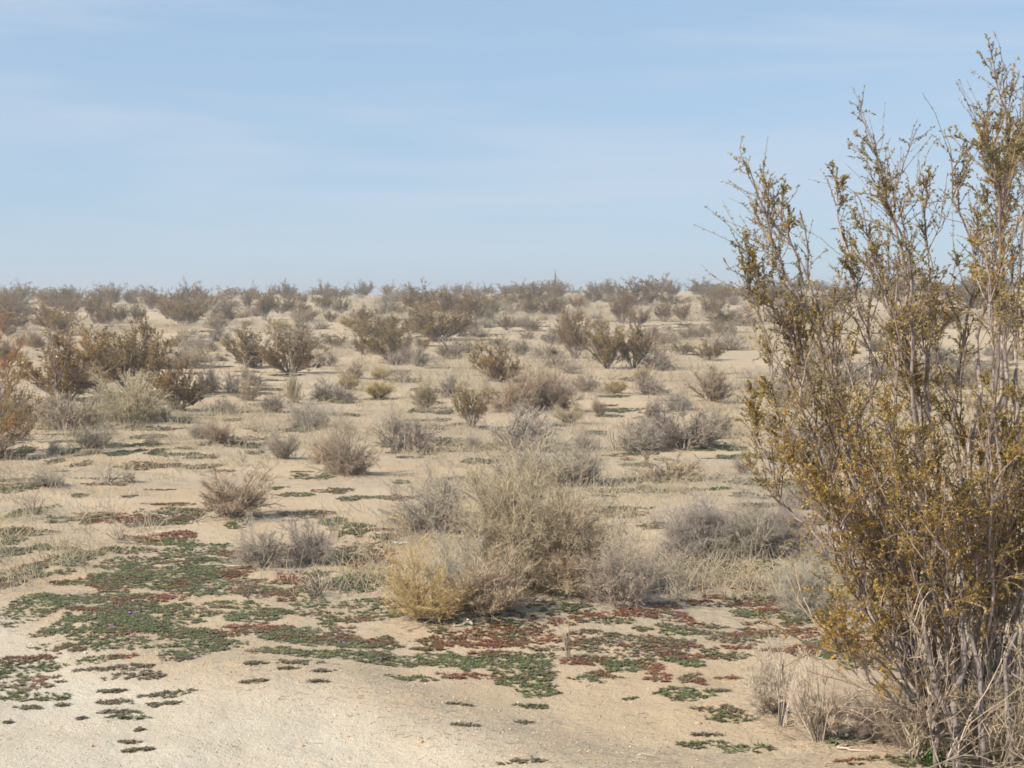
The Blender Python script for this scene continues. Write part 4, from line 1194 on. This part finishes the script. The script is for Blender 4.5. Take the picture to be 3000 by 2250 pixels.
def build_cover():
    rng = np.random.default_rng(31)
    pts, col, flw = [], [], []

    def add(cx, cy, rx, ry, kind, soft=.35):
        area = math.pi * rx * ry
        n = int(area * 2500) + 16
        a = rng.uniform(0, 2 * np.pi, n)
        r = rng.random(n) ** .5
        nz = vn(np.cos(a) * 1.6 + cx * 7, np.sin(a) * 1.6 + cy * 7, 5) + .5
        r = r * (.65 + .8 * nz)
        x, y = cx + rx * r * np.cos(a), cy + ry * r * np.sin(a)
        keep = vn(x / .13, y / .13, 61) + .4 * vn(x / .03, y / .03, 62) > -.56 - soft * (1 - r) + .46 * r
        if kind == 'b':
            keep[:] = True
        x, y, r = x[keep], y[keep], r[keep]
        if not len(x):
            return
        kk = np.full(len(x), kind)
        # mats redden at the rim and here and there inside
        e = vn(x / .16, y / .16, 71) + .35 * (r - .6)
        if kind == 'g':
            kk = np.where(e > .27, 'm', kk)
        if kind == 'm':
            kk = np.where(e > .24, 'r', np.where(e < -.16, 'g', kk))
        pts.append(np.stack([x, y], -1))
        col.append(np.array([CC[k] for k in kk]))
        if kind in 'gm' and cy < 13:
            m = rng.poisson(area * (9 if kind == 'g' else 5))
            j = rng.integers(0, len(x), m)
            flw.append(np.stack([x[j], y[j]], -1))
    for reg, s in PATCH.items():
        for t in s.split('|'):
            a = t.split()
            x, y, w, h = map(float, a[:4])
            u, v = px(reg, x, y)
            sc = REG[reg][2]
            p = hit(u, v)
            q0, q1 = hit(u, v + h * sc * .42), hit(u, v - h * sc * .42)
            rx = w * sc * .66 * p[1] / F
            ry = max(min(abs(q1[1] - q0[1]) * .66, rx * 2.6), rx * .18)
            add(p[0], p[1], rx, ry, a[4])
    # small scattered mats, thinning with distance
    for i in range(420):
        y = 6.5 + 55 * rng.random() ** 1.7
        x = rng.uniform(-.42, .42) * y
        if road_d(x, y) > -.3:
            continue
        k = 'ggmbr'[rng.integers(5)] if y < 12 else 'gbmg'[rng.integers(4)]
        s = rng.uniform(.04, .14) * (1 + y / 22)
        add(x, y, s * rng.uniform(1, 2.2), s * rng.uniform(.6, 1.2), k)
    P = np.concatenate(pts)
    C = np.concatenate(col)
    n = len(P)
    far = 1 + np.clip(P[:, 1] - 8, 0, 60) * .055
    keep = rng.random(n) < 1 / far ** 1.3
    P, C, far = P[keep], C[keep], far[keep]
    n = len(P)
    m = 7
    z = ground_z(P[:, 0], P[:, 1])
    c = np.column_stack([P, z])
    size = rng.uniform(.009, .022, n) * far * .95
    idx = np.repeat(np.arange(n), m)
    az = rng.uniform(0, 2 * np.pi, n * m)
    tilt = rng.uniform(.02, .7, n * m) ** 1.6
    ln = size[idx] * rng.uniform(.6, 1.2, n * m)
    d = np.stack([np.cos(az), np.sin(az), np.zeros_like(az)], -1)
    sd_ = np.stack([-np.sin(az), np.cos(az), np.zeros_like(az)], -1)
    up = np.array([0, 0, 1.])
    b0 = c[idx] + up * .002
    mid = b0 + d * (ln * .5)[:, None] + up * (ln * tilt * .75)[:, None]
    tip = b0 + d * ln[:, None] + up * (ln * tilt * .55)[:, None]
    w = (ln * rng.uniform(.16, .34, n * m))[:, None]
    V = np.stack([b0 - sd_ * w * .3, b0 + sd_ * w * .3, mid + sd_ * w, mid - sd_ * w, tip + sd_ * w * .25, tip - sd_ * w * .25], 1).reshape(-1, 3)
    o = np.arange(n * m)[:, None] * 6
    Q = np.concatenate([o + np.array([0, 1, 2, 3]), o + np.array([3, 2, 4, 5])])
    cc = C[idx] * rng.uniform(.7, 1.3, (n * m, 1)) * (1 + .12 * rng.normal(size=(n * m, 3)))
    T = np.repeat(np.clip(cc, .005, 1), 6, axis=0)
    mt = bpy.data.materials.new('filaree_leaf')
    mt.use_nodes = True
    t = mt.node_tree
    b = t.nodes['Principled BSDF']
    a_ = N(t, 'ShaderNodeAttribute', attribute_name='tint')
    L(t, a_.outputs['Color'], b.inputs['Base Color'])
    b.inputs['Roughness'].default_value = .7
    b.inputs['Specular IOR Level'].default_value = .2
    ob = bpy.data.objects.new('ground_cover', mesh('ground_cover', V, Q, T, mt, smooth=False))
    ob['kind'] = 'stuff'
    ob['label'] = 'low mats of green and reddish ground cover on the sand'
    COL.objects.link(ob)
    # purple flowers
    Fp = np.concatenate(flw)
    nf = len(Fp)
    z = ground_z(Fp[:, 0], Fp[:, 1]) + rng.uniform(.015, .05, nf)
    c = np.column_stack([Fp, z])
    idx = np.repeat(np.arange(nf), 5)
    az = np.tile(np.arange(5) * 2 * np.pi / 5, nf) + np.repeat(rng.uniform(0, 6, nf), 5)
    d = np.stack([np.cos(az), np.sin(az), rng.uniform(.1, .7, nf * 5)], -1)
    V, Q = leaf_quads(c[idx], unit(d), np.full(nf * 5, .0075), rng, .75, .1)
    T = np.repeat(np.array([[.42, .17, .50]]) * rng.uniform(.7, 1.3, (nf * 5, 1)), 4, axis=0)
    ob = bpy.data.objects.new('purple_flowers', mesh('purple_flowers', V, Q, T, M_FLOWER))
    ob['kind'] = 'stuff'
    ob['label'] = 'tiny purple flowers dotted over the green mats'
    COL.objects.link(ob)


build_cover()


def build_grit():
    rng = np.random.default_rng(32)
    # pebbles
    n = 62000
    y = 4.2 + 9 * rng.random(n) ** 1.5
    x = rng.uniform(-.4, .4, n) * y
    rdp = road_d(x, y) + .3 * vn(x, y, 3)
    keep = (np.abs(rdp + .1) < .55) | (rng.random(n) < .4)
    x, y = x[keep], y[keep]
    n = len(x)
    s = .0012 + .0035 * rng.random(n) ** 3
    s[rng.random(n) < .006] *= 2.6
    base = np.array([[1, 0, 0], [0, 1, 0], [-1, 0, 0], [0, -1, 0], [0, 0, 1], [0, 0, -1.]])
    V = base[None] * s[:, None, None] * rng.uniform(.6, 1.4, (n, 6, 1))
    V[..., 2] *= .7
    V += np.column_stack([x, y, ground_z(x, y) + s * .2])[:, None]
    f = np.array([[0, 1, 4], [1, 2, 4], [2, 3, 4], [3, 0, 4], [1, 0, 5], [2, 1, 5], [3, 2, 5], [0, 3, 5]])
    Q = (np.arange(n)[:, None, None] * 6 + f).reshape(-1, 3)
    pal = np.array([[.55, .47, .36], [.42, .33, .23], [.32, .26, .2], [.62, .56, .47], [.46, .27, .16], [.25, .21, .18]])
    c = pal[rng.integers(0, 6, n)] * rng.uniform(.8, 1.15, (n, 1))
    big = (s > .006)
    c[big & (rng.random(n) < .5)] = (.52, .30, .18)
    o = bpy.data.objects.new('gravel', mesh('gravel', V.reshape(-1, 3), Q, np.repeat(c, 6, axis=0), M_TINT, smooth=False))
    o['kind'] = 'stuff'
    o['label'] = 'small grit and pebbles strewn over the sand'
    COL.objects.link(o)
    # dead straw litter
    n = 34000
    y = 4.5 + 26 * rng.random(n) ** 1.6
    x = rng.uniform(-.42, .42, n) * y
    lit = fbm(x / 2.3, y / 1.1, 41, 4)
    rd = road_d(x, y)
    keep = ((lit > rng.uniform(-.25, .35, n)) & (rd < .1)) | ((np.abs(rd + .1) < .4) & (rng.random(n) < .5)) | (rng.random(n) < .05)
    x, y = x[keep], y[keep]
    # and under and beside every bush near enough to show it
    ex, ey = [], []
    for bx, by, bw, kd in SPOTS:
        if by < 26:
            q = 60 if kd == 's' else int(120 + 300 * bw)
            rr, aa = np.abs(rng.normal(0, .42, q)) * bw, rng.uniform(0, 6.28, q)
            ex.append(bx + rr * np.cos(aa))
            ey.append(by + rr * np.sin(aa))
    x, y = np.concatenate([x] + ex), np.concatenate([y] + ey)
    n = len(x)
    p = np.column_stack([x, y, ground_z(x, y) + .003])
    az = rng.normal(0, .6, n) + np.where(rng.random(n) < .5, 0, np.pi)
    d = unit(np.stack([np.cos(az), np.sin(az), rng.uniform(-.02, .18, n)], -1))
    k = 4
    P = lines(p, d, rng.uniform(.005, .028, n) * (1 + y / 12), k, rng, .2, .08)
    P[..., 2] = np.maximum(P[..., 2], ground_z(P[..., 0], P[..., 1]) + .002)
    c = np.array([[.46, .40, .31], [.38, .32, .25], [.55, .47, .34], [.27, .23, .18]])[rng.integers(0, 4, n)]
    o = bpy.data.objects.new('dry_litter', mesh('dry_litter', *tubes(P, tap(n, k, .0008, .0005, rng) * (1 + y / 18)[:, None], np.repeat(c[:, None], k, axis=1)), M_TINT))
    o['kind'] = 'stuff'
    o['label'] = 'dead straw and twig litter lying in drifts on the sand'
    COL.objects.link(o)

    # thin dead grass, in drifts over the plain
    n = 19000
    y = 8 + 105 * rng.random(n) ** 1.25
    x = rng.uniform(-.40, .40, n) * y
    keep = vn(x / 6, y / 9, 91) + .6 * vn(x / 1.7, y / 2.6, 92) + .25 * sst(y, 14, 40) > rng.uniform(-.05, .30, n)
    x, y = x[keep], y[keep]
    m = 20
    cx, cy = np.repeat(x, m), np.repeat(y, m)
    sc = (1 + cy / 30)
    bx, by = cx + rng.normal(0, .07, len(cx)) * sc, cy + rng.normal(0, .07, len(cx)) * sc
    p = np.column_stack([bx, by, ground_z(bx, by) - .004])
    d = rng.normal(0, .6, (len(p), 3))
    d[:, 2] = rng.uniform(.35, 1.1, len(p))
    P = lines(p, unit(d), rng.uniform(.04, .13, len(p)) * sc ** .7, 3, rng, .3, .04)
    c = np.array([[.50, .42, .28], [.42, .36, .28], [.36, .30, .23], [.46, .37, .22]])[np.repeat(rng.integers(0, 4, len(x)), m)] * rng.uniform(.8, 1.15, (len(p), 1))
    o = bpy.data.objects.new('dry_grass', mesh('dry_grass', *tubes(P, tap(len(p), 3, .0014, .0007, rng) * sc[:, None], np.repeat(c[:, None], 3, axis=1)), M_TINT))
    o['kind'] = 'stuff'
    o['label'] = 'thin dead grass in drifts over the plain'
    COL.objects.link(o)


build_grit()

# ------------------------------------------------------------------ single small things


def dead_branch(reg, x, y, ln, az, seed, label, r=.004, color='l', lift=.12, nb=5):
    rng = np.random.default_rng(seed)
    u, v = px(reg, x, y)
    p = hit(u, v)
    m = REG[reg][2] * p[1] / F * ln
    o = thing('dead_branch', label, 'dead branch', tuple(p), az, 'fallen dead branches')
    A = lines(np.zeros((3, 3)) + np.array([0, 0, .008]), unit(np.array([[1, .1, lift], [1, .55, lift * .6], [.9, -.45, lift * .8]])), np.array([1, .7, .6]) * m, 9, rng, .2, .1, -lift)
    A[..., 2] = np.maximum(A[..., 2], .006)
    B, i, t = sprout(A, nb, rng, .2, .95, .45, .05, .25, .6, 6, .25, .08, .4)
    B[..., 2] = np.maximum(B[..., 2], .004)
    C, i, t = sprout(B, 3, rng, .2, .95, .5, .0, .3, .6, 4, .25, .08, .4)
    C[..., 2] = np.maximum(C[..., 2], .003)
    part('main_stem', mesh('main_stem', *tubes(A, tap(3, 9, r, r * .5, rng), tn(3, 9, rng.random(3), (.5, 1)), 6), M_TWIG), o, COLS[color])
    part('twig_spray', mesh('twig_spray', *join([tubes(B, tap(len(B), 6, r * .5, r * .3, rng), tn(len(B), 6, rng.random(len(B)), (.7, 1))),
                                                 tubes(C, tap(len(C), 4, r * .3, r * .2, rng), tn(len(C), 4, rng.random(len(C)), (.8, 1)))]), M_TWIG), o, COLS[color])


dead_branch(8, 1570, 800, 260, math.pi, 1, 'white bleached branch lying on the green mat left of the pale rough pair', .004, 'w')
dead_branch(6, 790, 320, 260, math.pi * .97, 2, 'pale fan of fallen twigs at the right end of the long grey hedge-like bush', .004, 'w')
dead_branch(8, 330, 500, 260, .35, 3, 'pale sticks lying over a dark green mat at left', .004, 'w')
dead_branch(8, 1230, 520, 220, .45, 4, 'pale branch sticking out from the leaning brown-grey bush', .005, 'w', .5)
dead_branch(3, 1430, 920, 230, .3, 5, 'pale forked fallen branch right of the large creosote mass', .012, 'l', .6)
dead_branch(7, 640, 1160, 250, math.pi * 1.05, 6, 'bleached grey roots splayed under the yellow-tipped rabbitbrush', .003, 'g', .3)
dead_branch(7, 850, 1180, 260, math.pi * .8, 7, 'curved grey root arching out under the yellow-tipped rabbitbrush', .0045, 'l', .9)
dead_branch(7, 1300, 1030, 220, 2.2, 8, 'leaning bare grey stick at the dark foot of the biggest tan bush', .006, 'l', 1.0, 2)
dead_branch(6, 1000, 1540, 420, .05, 9, 'long pale stick lying along the ground before the near shrub', .003, 'g', .03, 2)
dead_branch(6, 2240, 860, 500, math.pi * .92, 10, 'tan bare branches reaching in from the lower right frame edge', .007, 't', .35)
dead_branch(6, 2230, 1240, 480, math.pi * .85, 11, 'thick tan bent branch low at the right frame edge', .008, 't', .6)
dead_branch(7, 1330, 410, 300, 2.3, 12, 'pale crooked branch across the top of the biggest tan bush', .004, 'w', .5)
dead_branch(8, 880, 600, 170, .1, 13, 'short white twig lying on the bare sand bank', .003, 'w', .03, 2)
dead_branch(8, 230, 590, 140, .1, 14, 'thin white twig lying on sand near the left edge', .003, 'w', .03, 2)


def blade_tuft(reg, x, y, n, h, seed, label, col):
    rng = np.random.default_rng(seed)
    u, v = px(reg, x, y)
    p = hit(u, v)
    hm = h * REG[reg][2] * p[1] / F
    o = thing('green_tuft', label, 'green plant', tuple(p), 0, 'broad-bladed green plants')
    az = rng.uniform(0, 6.28, n)
    th = rng.uniform(.15, 1.0, n)
    d = np.stack([np.sin(th) * np.cos(az), np.sin(th) * np.sin(az), np.cos(th)], -1)
    A = lines(np.column_stack([rng.normal(0, .02, (n, 2)), np.full(n, -.005)]), d, hm * rng.uniform(.6, 1.15, n), 7, rng, .1, .02, -.25)
    side = np.stack([-np.sin(az), np.cos(az), np.zeros(n)], -1)
    w = np.array([.5, .9, 1, .95, .8, .5, .05]) * hm * .065
    Lf, Rt = A - side[:, None] * w[None, :, None], A + side[:, None] * w[None, :, None]
    mid = A - np.array([0, 0, 1.]) * (w * .5)[None, :, None]
    V = np.stack([Lf, mid, Rt], 2).reshape(-1, 3)
    i = np.arange(n)[:, None, None] * 21 + np.arange(6)[None, :, None] * 3 + np.arange(2)[None, None]
    Q = np.stack([i, i + 1, i + 4, i + 3], -1).reshape(-1, 4)
    T = np.repeat(np.array([col]) * rng.uniform(.7, 1.35, (n, 1)), 21, axis=0)
    part('leaf_blades', mesh('leaf_blades', V, Q, T, M_TINT), o)


blade_tuft(6, 1640, 1650, 26, 190, 1, 'bright green broad-bladed tuft under the near shrub at the bottom edge', (.06, .12, .03))
blade_tuft(6, 1000, 1500, 18, 80, 2, 'thin green blades at the foot of the pale straw bush', (.07, .12, .035))
blade_tuft(6, 320, 572, 16, 90, 3, 'small grey-green spiky plant on sand left of the whitish ball bush', (.13, .14, .075))
blade_tuft(7, 40, 372, 12, 45, 4, 'small green spiky plant on sand behind the biggest tan bush, left', (.07, .11, .04))


def litter(reg, x, y, wpx, label, seed):
    rng = np.random.default_rng(seed)
    u, v = px(reg, x, y)
    p = hit(u, v)
    s = wpx * REG[reg][2] * p[1] / F
    g = np.linspace(-.5, .5, 9)
    X, Y = np.meshgrid(g, g * .55, indexing='ij')
    Z = .06 + .14 * np.abs(vn(X * 4 + seed, Y * 6, seed)) + .10 * np.sin(X * 5) ** 2
    Vt = np.stack([X, Y, Z], -1).reshape(-1, 3) * s
    Vb = Vt - np.array([0, 0, .025 * s])
    i = np.arange(8)[:, None] * 9 + np.arange(8)[None]
    q = np.stack([i, i + 9, i + 10, i + 1], -1).reshape(-1, 4)
    ring = np.concatenate([np.arange(0, 73, 9), np.arange(73, 81), np.arange(71, 7, -9), np.arange(7, 0, -1)])
    side = np.stack([ring, np.roll(ring, -1), np.roll(ring, -1) + 81, ring + 81], -1)
    Q = np.concatenate([q, q[:, ::-1] + 81, side])
    m, t, b = new_mat('white_scrap')
    b.inputs['Base Color'].default_value = (.72, .74, .76, 1)
    b.inputs['Roughness'].default_value = .45
    o = bpy.data.objects.new('litter_scrap', mesh('litter_scrap', np.concatenate([Vt, Vb]), Q, None, m))
    o.location = p
    o.rotation_euler = (0, 0, .25)
    o['label'] = label
    o['category'] = 'litter'
    o['group'] = 'scraps of white litter'
    COL.objects.link(o)


litter(7, 380, 652, 85, 'crumpled white scrap lying on the mat left of the biggest tan bush', 3)
litter(2, 1965, 570, 40, 'small white scrap on far sand beside the clear V-shaped creosote', 5)


def stone(reg, x, y, wpx, label, seed, col):
    rng = np.random.default_rng(seed)
    u, v = px(reg, x, y)
    p = hit(u, v)
    s = wpx * REG[reg][2] * p[1] / F * .5
    import bmesh
    bm = bmesh.new()
    bmesh.ops.create_icosphere(bm, subdivisions=3, radius=1)
    for w in bm.verts:
        c = w.co
        k = 1 + .35 * float(vn(np.array(c.x * 1.5 + seed), np.array(c.y * 1.5 + c.z * 1.1), seed)) + .12 * float(vn(np.array(c.x * 5), np.array(c.z * 5 + c.y * 4), seed))
        w.co = Vector((c.x * k * s, c.y * k * s * .8, c.z * k * s * .5))
    me = bpy.data.meshes.new('stone')
    bm.to_mesh(me)
    bm.free()
    m, t, b = new_mat('stone')
    tc_ = N(t, 'ShaderNodeTexCoord')
    n = N(t, 'ShaderNodeTexNoise')
    n.inputs['Scale'].default_value = 6 / s * .1
    L(t, tc_.outputs['Object'], n.inputs['Vector'])
    L(t, mixc(t, n.outputs['Fac'], col, tuple(x * .65 for x in col)), b.inputs['Base Color'])
    me.materials.append(m)
    o = bpy.data.objects.new('stone', me)
    o.location = (p[0], p[1], p[2] + s * .12)
    o['label'] = label
    o['category'] = 'stone'
    COL.objects.link(o)


stone(1, 1690, 622, 34, 'pale stone beside the grey mound bush below the slope cluster', 1, (.55, .5, .42))
stone(10, 605, 855, 34, 'small orange-pink stone on the pale roadside gravel', 2, (.55, .30, .18))
stone(6, 100, 1372, 50, 'pinkish flat stone by the green mats in the right foreground', 3, (.55, .36, .25))
stone(6, 150, 1258, 34, 'orange pebble left of the straw and brown front bush', 4, (.55, .33, .2))
stone(9, 380, 18, 14, 'white pebble at the tip of the green mat on pale sand', 5, (.75, .72, .66))

# ------------------------------------------------------------------ haze


def haze():
    import bmesh
    bm = bmesh.new()
    bmesh.ops.create_cube(bm, size=1)
    me = bpy.data.meshes.new('haze')
    bm.to_mesh(me)
    bm.free()
    o = bpy.data.objects.new('haze', me)
    o.location = (0, 0, -3.0)
    o.scale = (900, 900, 16.0)
    o['kind'] = 'stuff'
    o['label'] = 'thin pale dusty air over the plain'
    m = bpy.data.materials.new('dusty_air')
    m.use_nodes = True
    t = m.node_tree
    for n in list(t.nodes):
        if n.type != 'OUTPUT_MATERIAL':
            t.nodes.remove(n)
    v = N(t, 'ShaderNodeVolumePrincipled')
    v.inputs['Color'].default_value = (1, .97, .95, 1)
    v.inputs['Density'].default_value = .0023
    v.inputs['Density Attribute'].default_value = ''
    v.inputs['Temperature Attribute'].default_value = ''
    v.inputs['Color Attribute'].default_value = ''
    v.inputs['Anisotropy'].default_value = .25
    L(t, v.outputs[0], t.nodes['Material Output'].inputs['Volume'])
    m.cycles.homogeneous_volume = True
    me.materials.append(m)
    COL.objects.link(o)


haze()
